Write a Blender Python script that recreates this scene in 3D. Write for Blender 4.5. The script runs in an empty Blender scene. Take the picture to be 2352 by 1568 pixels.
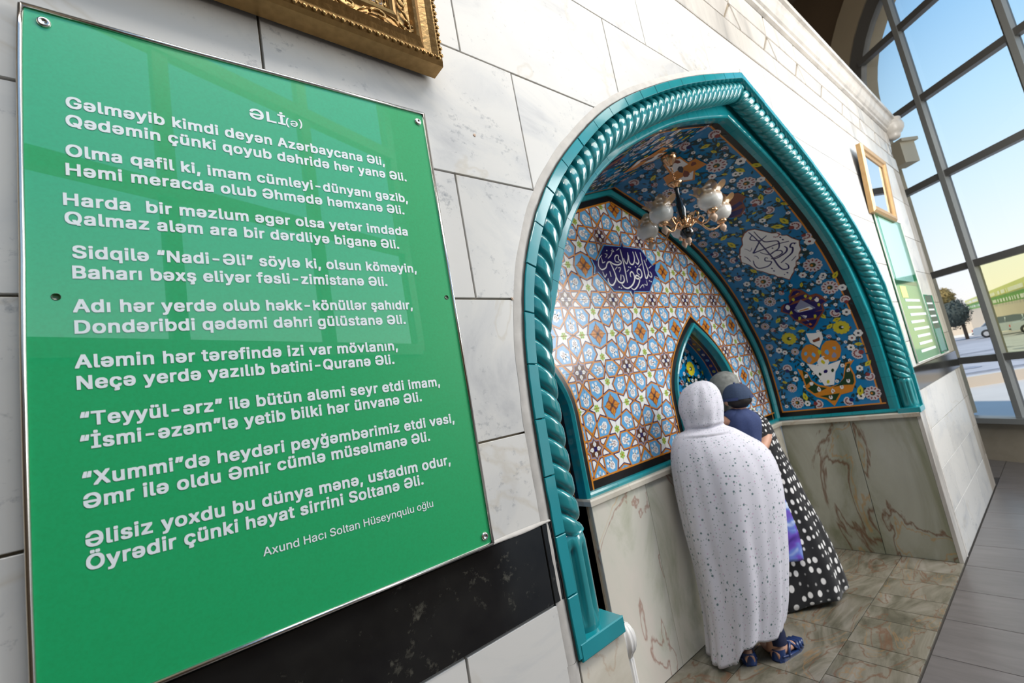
import bpy, math, random, json, os
from mathutils import Vector, Matrix, noise
from mathutils.geometry import tessellate_polygon
random.seed(7)
PI = math.pi
S = 0.85                       # metres per layout unit; z=0 is the floor, the eye is 2 units up
def W(p): return (p[0]*S, p[1]*S, (p[2]+2.0)*S)
sc = bpy.context.scene
COL = sc.collection
# ------------------------------------------------------------------ camera
RIGHT = Vector((0.7742428, -0.6083176, -0.1746359)); DOWN = Vector((-0.0533400, 0.2122329, -0.9757623)); FWD = Vector((0.6306369, 0.7647920, 0.1318722))
cd = bpy.data.cameras.new('camera'); cam = bpy.data.objects.new('camera', cd); COL.objects.link(cam); sc.camera = cam
cd.sensor_width = 36; cd.lens = 36*1039.7/2352; cd.clip_start = 0.02; cd.clip_end = 500
mw = Matrix.Identity(4)
for i in range(3):
    mw[i][0] = RIGHT[i]; mw[i][1] = -DOWN[i]; mw[i][2] = -FWD[i]
mw[0][3], mw[1][3], mw[2][3] = W((0, 0, 0))
cam.matrix_world = mw
cd.dof.use_dof = True; cd.dof.focus_distance = 1.05; cd.dof.aperture_fstop = 5.0
# ------------------------------------------------------------------ world, lights, exposure
sc.view_settings.view_transform = 'Standard'; sc.view_settings.look = 'None'; sc.view_settings.gamma = 1
sc.view_settings.exposure = 0.0; sc.view_settings.use_curve_mapping = False
wd = bpy.data.worlds.new('sky'); sc.world = wd; wd.use_nodes = True
nt = wd.node_tree; nt.nodes.clear()
tc = nt.nodes.new('ShaderNodeTexCoord'); sx = nt.nodes.new('ShaderNodeSeparateXYZ'); cr = nt.nodes.new('ShaderNodeValToRGB')
bg = nt.nodes.new('ShaderNodeBackground'); wo = nt.nodes.new('ShaderNodeOutputWorld')
nt.links.new(tc.outputs['Generated'], sx.inputs[0]); nt.links.new(sx.outputs[2], cr.inputs[0]); nt.links.new(cr.outputs[0], bg.inputs[0]); nt.links.new(bg.outputs[0], wo.inputs[0])
el = cr.color_ramp.elements
el[0].position = 0.0; el[0].color = (0.88, 0.87, 0.83, 1)
el[1].position = 1.0; el[1].color = (0.12, 0.30, 0.72, 1)
for pos, c in ((0.03, (0.90, 0.88, 0.85)), (0.10, (0.82, 0.88, 0.93)), (0.20, (0.66, 0.82, 0.93)), (0.32, (0.48, 0.72, 0.90)), (0.44, (0.32, 0.58, 0.86)), (0.6, (0.22, 0.45, 0.80))):
    e = el.new(pos); e.color = (*c, 1)
bg.inputs[1].default_value = 1.22
def area(name, loc, target, sx_, sy_, power, col=(1, 1, 1)):
    l = bpy.data.lights.new(name, 'AREA'); l.shape = 'RECTANGLE'; l.size = sx_*S; l.size_y = sy_*S; l.energy = power; l.color = col
    o = bpy.data.objects.new(name, l); COL.objects.link(o); o.location = W(loc)
    d = Vector(W(target))-Vector(W(loc)); o.rotation_euler = d.to_track_quat('-Z', 'Y').to_euler(); return o
area('overhead_fill', (0.4, -1.5, 5.0), (0.5, 1.0, 0), 3.0, 1.4, 150, (1.0, 0.95, 0.88))  # added fill panel below the ceiling, out of view, brightening the sign wall
area('overhead_fill.001', (4.2, -1.7, 4.8), (3.7, 1.9, -0.1), 4.2, 1.6, 80, (1.0, 0.95, 0.88))  # second added overhead panel, unseen, aimed into the niche
area('niche_fill', (5.7, -2.0, 1.7), (3.2, 2.2, 0.1), 2.4, 2.8, 165, (1.0, 0.97, 0.93))  # low unseen area light added to fill the niche and its star tiles
sun = bpy.data.lights.new('sun', 'SUN'); sun.energy = 3.6; sun.angle = 0.02; sun.color = (1.0, 0.93, 0.82); so = bpy.data.objects.new('sun', sun); COL.objects.link(so)
so.rotation_euler = Vector((0.50, -0.10, -0.85)).to_track_quat('-Z', 'Y').to_euler()
# ------------------------------------------------------------------ materials
MT = {}
def new_mat(n):
    m = bpy.data.materials.new(n); m.use_nodes = True; MT[n] = m
    return m, m.node_tree, m.node_tree.nodes['Principled BSDF']
def mat(n, col, rough=0.5, metal=0.0, coat=0.0, emit=None, spec=0.5, var=0.0, bump=0.0, bscale=60.0, grad=None):
    m, t, b = new_mat(n)
    b.inputs['Base Color'].default_value = (*col, 1); b.inputs['Roughness'].default_value = rough; b.inputs['Metallic'].default_value = metal
    b.inputs['Coat Weight'].default_value = coat; b.inputs['Specular IOR Level'].default_value = spec; b.inputs['Coat Roughness'].default_value = 0.05
    if emit: b.inputs['Emission Color'].default_value = (*col, 1); b.inputs['Emission Strength'].default_value = emit
    tcn = t.nodes.new('ShaderNodeTexCoord'); nz = t.nodes.new('ShaderNodeTexNoise'); nz.inputs['Scale'].default_value = bscale; nz.inputs['Detail'].default_value = 4
    t.links.new(tcn.outputs['Object'], nz.inputs['Vector'])
    v = var if var > 0 else 0.05
    mx = t.nodes.new('ShaderNodeMix'); mx.data_type = 'RGBA'
    mx.inputs[6].default_value = (*[c*(1-v) for c in col], 1); mx.inputs[7].default_value = (*[min(1, c*(1+v)) for c in col], 1)
    t.links.new(nz.outputs['Fac'], mx.inputs[0]); t.links.new(mx.outputs[2], b.inputs['Base Color'])
    if bump > 0:
        bp = t.nodes.new('ShaderNodeBump'); bp.inputs['Strength'].default_value = bump; bp.inputs['Distance'].default_value = 0.002
        t.links.new(nz.outputs['Fac'], bp.inputs['Height']); t.links.new(bp.outputs[0], b.inputs['Normal'])
    return m
def ramp(t, stops):
    r = t.nodes.new('ShaderNodeValToRGB'); e = r.color_ramp.elements
    e[0].position, e[0].color = stops[0][0], (*stops[0][1], 1); e[1].position, e[1].color = stops[-1][0], (*stops[-1][1], 1)
    for p, c in stops[1:-1]:
        q = e.new(p); q.color = (*c, 1)
    return r
def stone(n, base, stops, scale=2.5, dist=1.5, vein=None, vscale=1.2, rough=0.25, speck=0.0, stretch=(1, 1, 1), speckcol=(0.25, 0.26, 0.28), stain=0.0):
    """polished stone: cloudy ground, thin distorted veins, fine specks, each slab shifted by its own random"""
    m, t, b = new_mat(n)
    L = t.links.new
    g = t.nodes.new('ShaderNodeNewGeometry'); oi = t.nodes.new('ShaderNodeObjectInfo'); vm = t.nodes.new('ShaderNodeVectorMath'); vm.operation = 'ADD'
    mp = t.nodes.new('ShaderNodeMapping'); mp.inputs['Scale'].default_value = stretch
    k = t.nodes.new('ShaderNodeMath'); k.operation = 'MULTIPLY'; k.inputs[1].default_value = 37.0
    L(oi.outputs['Random'], k.inputs[0]); L(g.outputs['Position'], vm.inputs[0]); L(k.outputs[0], vm.inputs[1]); L(vm.outputs[0], mp.inputs[0])
    n1 = t.nodes.new('ShaderNodeTexNoise'); n1.inputs['Scale'].default_value = scale; n1.inputs['Detail'].default_value = 9; n1.inputs['Distortion'].default_value = dist; n1.inputs['Roughness'].default_value = 0.62
    L(mp.outputs[0], n1.inputs['Vector']); r1 = ramp(t, stops); L(n1.outputs['Fac'], r1.inputs[0])
    out = r1.outputs[0]
    if vein:
        n2 = t.nodes.new('ShaderNodeTexNoise'); n2.inputs['Scale'].default_value = vscale; n2.inputs['Detail'].default_value = 6; n2.inputs['Distortion'].default_value = 1.6
        L(mp.outputs[0], n2.inputs['Vector'])
        for (lo, hi, c, a) in vein:
            s1 = t.nodes.new('ShaderNodeMath'); s1.operation = 'SUBTRACT'; s1.inputs[1].default_value = (lo+hi)/2; L(n2.outputs['Fac'], s1.inputs[0])
            s2 = t.nodes.new('ShaderNodeMath'); s2.operation = 'ABSOLUTE'; L(s1.outputs[0], s2.inputs[0])
            s3 = t.nodes.new('ShaderNodeMapRange'); s3.inputs['From Min'].default_value = 0; s3.inputs['From Max'].default_value = (hi-lo)/2; s3.inputs['To Min'].default_value = a; s3.inputs['To Max'].default_value = 0
            L(s2.outputs[0], s3.inputs['Value'])
            mx = t.nodes.new('ShaderNodeMix'); mx.data_type = 'RGBA'; L(s3.outputs[0], mx.inputs[0]); L(out, mx.inputs[6]); mx.inputs[7].default_value = (*c, 1); out = mx.outputs[2]
    if speck > 0:
        n3 = t.nodes.new('ShaderNodeTexNoise'); n3.inputs['Scale'].default_value = 42; n3.inputs['Detail'].default_value = 5; n3.inputs['Roughness'].default_value = 0.7; L(mp.outputs[0], n3.inputs['Vector'])
        n4 = t.nodes.new('ShaderNodeTexNoise'); n4.inputs['Scale'].default_value = 5; n4.inputs['Detail'].default_value = 3; L(mp.outputs[0], n4.inputs['Vector'])
        ad = t.nodes.new('ShaderNodeMath'); ad.operation = 'MULTIPLY_ADD'; ad.inputs[1].default_value = 0.5; L(n4.outputs['Fac'], ad.inputs[0]); L(n3.outputs['Fac'], ad.inputs[2])
        s3 = t.nodes.new('ShaderNodeMapRange'); s3.inputs['From Min'].default_value = 0.86; s3.inputs['From Max'].default_value = 1.03; s3.inputs['To Min'].default_value = 0; s3.inputs['To Max'].default_value = speck; L(ad.outputs[0], s3.inputs['Value'])
        mx = t.nodes.new('ShaderNodeMix'); mx.data_type = 'RGBA'; L(s3.outputs[0], mx.inputs[0]); L(out, mx.inputs[6]); mx.inputs[7].default_value = (*speckcol, 1); out = mx.outputs[2]
    tv = t.nodes.new('ShaderNodeMapRange'); tv.inputs['To Min'].default_value = 0.93; tv.inputs['To Max'].default_value = 1.04; L(oi.outputs['Random'], tv.inputs['Value'])
    hs = t.nodes.new('ShaderNodeHueSaturation'); L(tv.outputs[0], hs.inputs['Value']); L(out, hs.inputs['Color']); out = hs.outputs[0]
    L(out, b.inputs['Base Color']); b.inputs['Roughness'].default_value = rough
    return m
stone('marble', None, [(0.28, (0.46, 0.46, 0.465)), (0.40, (0.60, 0.595, 0.58)), (0.52, (0.675, 0.66, 0.625)), (0.66, (0.69, 0.67, 0.635)), (0.8, (0.66, 0.635, 0.59))], scale=2.6, dist=1.1, vein=[(0.585, 0.612, (0.50, 0.43, 0.32), 0.35)], vscale=0.9, rough=0.34, speck=0.75, stretch=(1, 1, 1.25))
stone('marble_streak', None, [(0.30, (0.36, 0.345, 0.32)), (0.45, (0.52, 0.49, 0.45)), (0.6, (0.60, 0.57, 0.52)), (0.8, (0.62, 0.60, 0.56))], scale=3.2, dist=0.6, rough=0.3, stretch=(1.6, 1.6, 0.35), speck=0.2)
stone('onyx', None, [(0.26, (0.30, 0.31, 0.20)), (0.40, (0.46, 0.46, 0.36)), (0.52, (0.60, 0.58, 0.50)), (0.70, (0.66, 0.60, 0.53))], scale=1.3, dist=2.2, vein=[(0.515, 0.532, (0.30, 0.12, 0.08), 0.7), (0.56, 0.572, (0.60, 0.33, 0.10), 0.55)], vscale=1.0, rough=0.16, stretch=(1, 1, 0.6))
stone('onyx_green', None, [(0.25, (0.12, 0.12, 0.07)), (0.40, (0.24, 0.245, 0.17)), (0.55, (0.36, 0.36, 0.30)), (0.75, (0.43, 0.43, 0.37))], scale=1.0, dist=2.0, vein=[(0.53, 0.552, (0.14, 0.06, 0.03), 0.85), (0.562, 0.575, (0.42, 0.22, 0.05), 0.6)], vscale=0.75, rough=0.15, stretch=(1, 1, 0.7))
stone('onyx_pale', None, [(0.3, (0.55, 0.50, 0.40)), (0.5, (0.68, 0.63, 0.53)), (0.7, (0.72, 0.66, 0.57))], scale=2, dist=1.2, rough=0.2, vein=[(0.5, 0.53, (0.45, 0.28, 0.16), 0.4)])
stone('onyx_floor', None, [(0.28, (0.06, 0.055, 0.038)), (0.42, (0.135, 0.125, 0.09)), (0.56, (0.22, 0.20, 0.155)), (0.74, (0.31, 0.285, 0.24))], scale=2.0, dist=2.0, vein=[(0.50, 0.53, (0.16, 0.08, 0.045), 0.8), (0.56, 0.58, (0.30, 0.17, 0.07), 0.6)], vscale=1.6, rough=0.2, stretch=(0.8, 2.0, 1))
stone('grey_floor', None, [(0.3, (0.125, 0.115, 0.11)), (0.7, (0.175, 0.16, 0.155))], scale=6, dist=0.5, rough=0.28, stretch=(3, 0.6, 1))
stone('granite', None, [(0.3, (0.006, 0.006, 0.007)), (0.7, (0.018, 0.018, 0.017))], scale=8, dist=0.3, rough=0.10, speck=0.5, speckcol=(0.20, 0.19, 0.15))
stone('marble_dirty', None, [(0.3, (0.26, 0.22, 0.17)), (0.5, (0.42, 0.37, 0.31)), (0.75, (0.60, 0.56, 0.50))], scale=5, dist=0.6, rough=0.45, stretch=(2.5, 2.5, 0.3))
stone('beige_stone', None, [(0.3, (0.42, 0.36, 0.27)), (0.7, (0.52, 0.46, 0.36))], scale=2, rough=0.6)
mat('grout', (0.33, 0.27, 0.19), 0.8, var=0.3, bump=0.5); mat('dark_joint', (0.05, 0.045, 0.04), 0.8); mat('caulk', (0.56, 0.53, 0.49), 0.6, var=0.25, bump=0.8, bscale=25)
mat('teal_glaze', (0.010, 0.27, 0.31), 0.16, coat=0.25, var=0.18, bscale=9, bump=0.25); mat('teal_rope', (0.022, 0.25, 0.27), 0.14, coat=0.5, var=0.15, bscale=12, bump=0.1)
mat('black', (0.006, 0.005, 0.005), 0.25); mat('orange', (0.60, 0.22, 0.02), 0.22, var=0.15, bscale=30); mat('rust', (0.20, 0.05, 0.02), 0.25)
mat('white', (0.82, 0.81, 0.79), 0.2); mat('navy', (0.012, 0.006, 0.10), 0.16, var=0.2, bscale=20); mat('skyb', (0.13, 0.40, 0.70), 0.2, var=0.08, bscale=20); mat('blue', (0.0, 0.185, 0.43), 0.16, var=0.12, bscale=6)
mat('green', (0.012, 0.045, 0.012), 0.25); mat('leaf', (0.005, 0.035, 0.04), 0.25); mat('yellow', (0.58, 0.50, 0.02), 0.25, var=0.2, bscale=40); mat('grey', (0.24, 0.26, 0.38), 0.25); mat('dark', (0.02, 0.018, 0.03), 0.3)
mat('lime', (0.42, 0.62, 0.10), 0.25); mat('maroon', (0.22, 0.03, 0.03), 0.25); mat('brownp', (0.10, 0.035, 0.012), 0.25); mat('rosew', (0.62, 0.56, 0.57), 0.22, var=0.2, bscale=60)
mat('gold', (0.36, 0.22, 0.085), 0.33, metal=0.85, var=0.35, bump=0.5, bscale=70); mat('gold_dark', (0.10, 0.055, 0.025), 0.45, metal=0.6, var=0.4); mat('brass', (0.80, 0.48, 0.26), 0.14, metal=1.0); mat('picture_print', (0.10, 0.06, 0.05), 0.25, coat=0.5, var=0.3, bscale=3)
mat('frame_gold', (0.46, 0.29, 0.13), 0.35, metal=0.4, var=0.2, bscale=30); mat('black_gloss', (0.006, 0.006, 0.007), 0.08, coat=0.8)
mat('steel', (0.66, 0.64, 0.62), 0.22, metal=1.0, var=0.1); mat('alu', (0.17, 0.168, 0.16), 0.35, metal=0.3); mat('alu_light', (0.34, 0.35, 0.34), 0.4, metal=0.2); mat('lettering_white', (0.80, 0.86, 0.88), 0.4)
mat('plaster_brown', (0.13, 0.085, 0.045), 0.8, var=0.15, bscale=2); mat('corbel_stone', (0.66, 0.58, 0.43), 0.8); mat('plaster_beige', (0.42, 0.345, 0.235), 0.8, var=0.1, bscale=2); mat('ceiling_paint', (0.16, 0.11, 0.065), 0.9)
mat('skin', (0.56, 0.30, 0.20), 0.5); mat('hair', (0.012, 0.009, 0.008), 0.6, bump=0.6, bscale=200); mat('navy_cloth', (0.030, 0.052, 0.105), 0.85, var=0.25, bump=0.5, bscale=90); mat('navy_shirt', (0.035, 0.055, 0.15), 0.85, var=0.2, bump=0.5, bscale=90)
mat('trousers', (0.008, 0.014, 0.05), 0.85, var=0.3); mat('shoe', (0.012, 0.035, 0.13), 0.3, coat=0.3); mat('insole', (0.30, 0.14, 0.10), 0.6)
mat('scarf', (0.20, 0.205, 0.19), 0.9, var=0.7, bump=0.6, bscale=30); mat('bulb', (0.85, 0.86, 0.84), 0.25); mat('cup_cream', (0.60, 0.42, 0.30), 0.3)
mat('asphalt', (0.34, 0.33, 0.34), 0.8, var=0.2, bscale=1.5); mat('paving', (0.55, 0.51, 0.45), 0.7, var=0.1, bscale=0.8); mat('far_wall', (0.72, 0.58, 0.44), 0.9, var=0.1, bscale=0.3); mat('rug', (0.40, 0.385, 0.39), 0.8, var=0.25, bscale=1.2); mat('rug_dark', (0.28, 0.29, 0.33), 0.8)
mat('car_silver', (0.42, 0.46, 0.50), 0.25, metal=0.4, coat=0.6); mat('car_black', (0.05, 0.055, 0.06), 0.2, coat=0.6); mat('car_glass', (0.08, 0.11, 0.14), 0.1, coat=0.5); mat('tyre', (0.02, 0.02, 0.02), 0.8); mat('tail_light', (0.5, 0.03, 0.03), 0.3)
mat('foliage_gold', (0.30, 0.21, 0.07), 0.9, var=0.4, bscale=4); mat('foliage_dark', (0.065, 0.08, 0.07), 0.9, var=0.4, bscale=4); mat('bark', (0.10, 0.07, 0.05), 0.9); mat('sign_green', (0.16, 0.38, 0.06), 0.6); mat('sign_yellow', (0.75, 0.72, 0.25), 0.6)
mat('board_pale', (0.34, 0.70, 0.62), 0.10, coat=0.8, var=0.1, bscale=3); mat('board_green', (0.0, 0.26, 0.11), 0.12, coat=0.7); mat('board_dark', (0.0, 0.09, 0.045), 0.15, coat=0.6); mat('mirror', (0.72, 0.77, 0.86), 0.03, metal=1.0)
# sign face: green print under clear acrylic
m, t, b = new_mat('sign_face')
b.inputs['Base Color'].default_value = (0.0, 0.34, 0.115, 1); b.inputs['Roughness'].default_value = 0.5; b.inputs['Coat Weight'].default_value = 1.0; b.inputs['Coat Roughness'].default_value = 0.012; b.inputs['Coat IOR'].default_value = 1.9
nz = t.nodes.new('ShaderNodeTexNoise'); nz.inputs['Scale'].default_value = 260; tcn = t.nodes.new('ShaderNodeTexCoord'); t.links.new(tcn.outputs['Object'], nz.inputs['Vector'])
r_ = ramp(t, [(0.3, (0.0, 0.37, 0.118)), (0.7, (0.0, 0.41, 0.138))]); t.links.new(nz.outputs['Fac'], r_.inputs[0]); t.links.new(r_.outputs[0], b.inputs['Base Color'])
# glass
def glass(n, tint=(1, 1, 1), refl=0.10):
    m, t, b = new_mat(n); t.nodes.remove(b)
    o = t.nodes['Material Output']; tr = t.nodes.new('ShaderNodeBsdfTransparent'); tr.inputs[0].default_value = (*tint, 1); gl = t.nodes.new('ShaderNodeBsdfGlossy'); gl.inputs['Roughness'].default_value = 0.02
    fr = t.nodes.new('ShaderNodeFresnel'); fr.inputs[0].default_value = 1.35; mx = t.nodes.new('ShaderNodeMixShader')
    t.links.new(fr.outputs[0], mx.inputs[0]); t.links.new(tr.outputs[0], mx.inputs[1]); t.links.new(gl.outputs[0], mx.inputs[2]); t.links.new(mx.outputs[0], o.inputs[0])
glass('glass', (0.97, 0.985, 1.0)); glass('glass_yellow', (0.93, 0.90, 0.56))
# smoky amber glass of the lamp shades: clear amber rim above a frosted bowl (its own colour, by height)
m, t, b = new_mat('shade_glass')
tcn = t.nodes.new('ShaderNodeTexCoord'); s_ = t.nodes.new('ShaderNodeSeparateXYZ'); t.links.new(tcn.outputs['Generated'], s_.inputs[0])
r_ = ramp(t, [(0.0, (0.72, 0.72, 0.68)), (0.38, (0.80, 0.79, 0.74)), (0.62, (0.52, 0.33, 0.16)), (1.0, (0.42, 0.24, 0.09))]); t.links.new(s_.outputs[2], r_.inputs[0]); t.links.new(r_.outputs[0], b.inputs['Base Color'])
b.inputs['Roughness'].default_value = 0.12; b.inputs['Coat Weight'].default_value = 0.5
r2 = ramp(t, [(0.0, (0.95,)*3), (0.4, (0.85,)*3), (0.7, (0.68,)*3), (1.0, (0.72,)*3)]); t.links.new(s_.outputs[2], r2.inputs[0]); t.links.new(r2.outputs[0], b.inputs['Alpha'])
# printed cloths
def cloth_print(n, base, dots, scale, rad, stretch=(1, 1, 1)):
    m, t, b = new_mat(n); L = t.links.new
    uv = t.nodes.new('ShaderNodeUVMap'); mp = t.nodes.new('ShaderNodeMapping'); mp.inputs['Scale'].default_value = stretch; L(uv.outputs[0], mp.inputs[0])
    out = None
    for i, (c, sc_, rr, rnd) in enumerate(dots):
        v = t.nodes.new('ShaderNodeTexVoronoi'); v.inputs['Scale'].default_value = sc_; v.inputs['Randomness'].default_value = rnd
        mp2 = t.nodes.new('ShaderNodeMapping'); mp2.inputs['Location'].default_value = (i*0.37, i*0.61, 0); L(mp.outputs[0], mp2.inputs[0]); L(mp2.outputs[0], v.inputs['Vector'])
        lt = t.nodes.new('ShaderNodeMapRange'); lt.inputs['From Min'].default_value = rr*0.85; lt.inputs['From Max'].default_value = rr*1.1; lt.inputs['To Min'].default_value = 1; lt.inputs['To Max'].default_value = 0; L(v.outputs['Distance'], lt.inputs['Value'])
        mx = t.nodes.new('ShaderNodeMix'); mx.data_type = 'RGBA'; L(lt.outputs[0], mx.inputs[0])
        if out is None: mx.inputs[6].default_value = (*base, 1)
        else: L(out, mx.inputs[6])
        mx.inputs[7].default_value = (*c, 1); out = mx.outputs[2]
    L(out, b.inputs['Base Color']); b.inputs['Roughness'].default_value = 0.9; b.inputs['Sheen Weight'].default_value = 0.15
cloth_print('chador_print', (0.66, 0.645, 0.71), [((0.58, 0.44, 0.56), 50, 0.17, 0.8), ((0.13, 0.20, 0.21), 46, 0.20, 0.55), ((0.34, 0.40, 0.40), 80, 0.20, 0.9)], 1, 1)
cloth_print('polka', (0.006, 0.006, 0.008), [((0.80, 0.78, 0.76), 21, 0.31, 0.35)], 1, 1)
# galaxy-like printed plastic bag: violet and pale blue clouds
m, t, b = new_mat('bag_print')
nz = t.nodes.new('ShaderNodeTexNoise'); nz.inputs['Scale'].default_value = 5; nz.inputs['Distortion'].default_value = 1.5; tcn = t.nodes.new('ShaderNodeTexCoord'); t.links.new(tcn.outputs['Object'], nz.inputs['Vector'])
r_ = ramp(t, [(0.3, (0.05, 0.02, 0.22)), (0.45, (0.16, 0.08, 0.50)), (0.55, (0.14, 0.22, 0.62)), (0.68, (0.62, 0.72, 0.90))]); t.links.new(nz.outputs['Fac'], r_.inputs[0]); t.links.new(r_.outputs[0], b.inputs['Base Color']); b.inputs['Roughness'].default_value = 0.3

# ------------------------------------------------------------------ mesh helpers (layout units in, metres out)
class MB:
    def __init__(s): s.v = []; s.f = []; s.m = []; s.uv = {}; s.mats = []; s.sm = []
    def mi(s, n):
        if n not in s.mats: s.mats.append(n)
        return s.mats.index(n)
    def face(s, pts, m, smooth=False, uv=None):
        i0 = len(s.v); s.v += [tuple(p) for p in pts]; s.f.append(tuple(range(i0, i0+len(pts)))); s.m.append(s.mi(m)); s.sm.append(smooth)
        if uv: s.uv[len(s.f)-1] = uv
    def grid(s, rows, m, closed_u=False, smooth=True, flip=False, uvf=None, caps=False):
        """rows: list of rings (lists of points)"""
        i0 = len(s.v); n = len(rows[0]); k = s.mi(m)
        for r in rows: s.v += [tuple(p) for p in r]
        for j in range(len(rows)-1):
            for i in range(n if closed_u else n-1):
                a = i0+j*n+i; b_ = i0+j*n+(i+1) % n; c = b_+n; d = a+n
                s.f.append((a, d, c, b_) if flip else (a, b_, c, d)); s.m.append(k); s.sm.append(smooth)
                if uvf:
                    q = [(j, i), (j, i+1), (j+1, i+1), (j+1, i)]
                    if flip: q = [q[0], q[3], q[2], q[1]]
                    s.uv[len(s.f)-1] = [uvf(*z) for z in q]
        if caps:
            s.f.append(tuple(range(i0+n-1, i0-1, -1))); s.m.append(k); s.sm.append(False)
            e = i0+(len(rows)-1)*n; s.f.append(tuple(range(e, e+n))); s.m.append(k); s.sm.append(False)
    def box(s, a, b_, m, bev=0.0):
        x0, y0, z0 = [min(p, q) for p, q in zip(a, b_)]; x1, y1, z1 = [max(p, q) for p, q in zip(a, b_)]
        s.prism([(x0, z0), (x1, z0), (x1, z1), (x0, z1)], y0, y1, m, bev=bev)
    def prism(s, poly, y0, y1, m, bev=0.0, frame=None, side=None):
        """extrude a polygon of (x,z) from y0 (front) to y1; frame(x,y,z)->xyz"""
        fr = frame or (lambda x, y, z: (x, y, z))
        n = len(poly); i0 = len(s.v); k = s.mi(m); k2 = s.mi(side) if side else k
        A = sum(poly[i][0]*poly[(i+1) % n][1]-poly[(i+1) % n][0]*poly[i][1] for i in range(n))
        if A < 0: poly = poly[::-1]
        if bev > 0:
            ins = inset(poly, bev)
            s.v += [fr(x, y0, z) for x, z in ins]+[fr(x, y0+bev, z) for x, z in poly]+[fr(x, y1, z) for x, z in poly]
            R = [0, n, 2*n]
        else:
            s.v += [fr(x, y0, z) for x, z in poly]+[fr(x, y1, z) for x, z in poly]; R = [0, n]
        s.f.append(tuple(i0+i for i in range(n))); s.m.append(k); s.sm.append(False)
        for q in range(len(R)-1):
            for i in range(n):
                j = (i+1) % n; s.f.append((i0+R[q]+i, i0+R[q+1]+i, i0+R[q+1]+j, i0+R[q]+j)); s.m.append(k2); s.sm.append(False)
        s.f.append(tuple(i0+R[-1]+i for i in range(n-1, -1, -1))); s.m.append(k2); s.sm.append(False)
    def tube(s, path, r, m, n=8, caps=True, smooth=True):
        pts = [Vector(p) for p in path]; rows = []; up = None
        for i, p in enumerate(pts):
            d = (pts[min(i+1, len(pts)-1)]-pts[max(i-1, 0)]).normalized()
            if up is None:
                up = Vector((0, 0, 1)) if abs(d.z) < 0.9 else Vector((0, 1, 0))
            u = d.cross(up).normalized(); w = u.cross(d).normalized(); up = w
            rr = r[i] if isinstance(r, (list, tuple)) else r
            rows.append([p+u*rr*math.cos(a)+w*rr*math.sin(a) for a in [2*PI*q/n for q in range(n)]])
        s.grid(rows, m, closed_u=True, smooth=smooth, caps=caps)
    def lathe(s, prof, c, m, n=20, axis=None, smooth=True, wob=None):
        """prof: (radius, z) list about a vertical axis at c"""
        ax = (axis or Vector((0, 0, 1))).normalized(); u = ax.orthogonal().normalized(); w = ax.cross(u); c = Vector(c)
        rows = []
        for r, z in prof:
            row = []
            for i in range(n):
                a = 2*PI*i/n; rr, zz = (r, z) if not wob else wob(r, z, a)
                row.append(c+ax*zz+(u*math.cos(a)+w*math.sin(a))*rr)
            rows.append(row)
        s.grid(rows, m, closed_u=True, smooth=smooth)
    def ball(s, c, r, m, sx=1, sy=1, sz=1, n=12, fn=None):
        rows = []
        for j in range(n//2+1):
            th = PI*j/(n//2)
            row = []
            for i in range(n):
                a = 2*PI*i/n; p = Vector((math.sin(th)*math.cos(a)*sx, math.sin(th)*math.sin(a)*sy, -math.cos(th)*sz))*r
                if fn: p = fn(p)
                row.append(Vector(c)+p)
            rows.append(row)
        s.grid(rows, m, closed_u=True)
    def mesh(s, name, scale=True):
        me = bpy.data.meshes.new(name); me.from_pydata([W(p) for p in s.v] if scale else s.v, [], s.f)
        for n in s.mats: me.materials.append(MT[n])
        me.polygons.foreach_set('material_index', s.m); me.polygons.foreach_set('use_smooth', s.sm)
        if s.uv:
            ul = me.uv_layers.new(name='UVMap')
            for p in me.polygons:
                q = s.uv.get(p.index)
                if q:
                    for li, z in zip(p.loop_indices, q): ul.data[li].uv = z
        me.update(); return me
    def build(s, name, parent=None, **kw):
        if not s.v: return None
        return add(name, s.mesh(name), parent, **kw)
def add(name, me, parent=None, loc=None, label=None, cat=None, group=None, kind=None):
    o = bpy.data.objects.new(name, me); COL.objects.link(o)
    if parent: o.parent = parent; o.matrix_parent_inverse = Matrix.Translation(-Vector(parent.location)) if parent.type == 'EMPTY' and not parent.parent else Matrix.Identity(4)
    if loc: o.location = loc
    tag(o, label, cat, group, kind); return o
def tag(o, label=None, cat=None, group=None, kind=None):
    if label: o['label'] = label
    if cat: o['category'] = cat
    if group: o['group'] = group
    if kind: o['kind'] = kind
def thing(name, loc, label=None, cat=None, group=None, kind=None):
    o = bpy.data.objects.new(name, None); o.empty_display_size = 0.1; COL.objects.link(o); o.location = W(loc); tag(o, label, cat, group, kind); return o
def inset(poly, d):
    n = len(poly); out = []
    for i in range(n):
        p0, p1, p2 = Vector(poly[i-1]), Vector(poly[i]), Vector(poly[(i+1) % n])
        a = (p1-p0); b_ = (p2-p1)
        if a.length < 1e-7 or b_.length < 1e-7: out.append(tuple(p1)); continue
        a.normalize(); b_.normalize()
        na = Vector((-a.y, a.x)); nb = Vector((-b_.y, b_.x)); h = na+nb
        if h.length < 1e-4: out.append(tuple(p1+na*d)); continue
        h = h/ h.length; k = d/max(0.35, h.dot(na)); q = p1+h*k; out.append((q.x, q.y))
    return out
def ccw(poly):
    n = len(poly); A = sum(poly[i][0]*poly[(i+1) % n][1]-poly[(i+1) % n][0]*poly[i][1] for i in range(n))
    return poly if A > 0 else poly[::-1]
def tris(poly):
    P = [Vector((p[0], p[1], 0)) for p in poly]
    return [[poly[i] for i in t_] for t_ in tessellate_polygon([P])]
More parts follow.
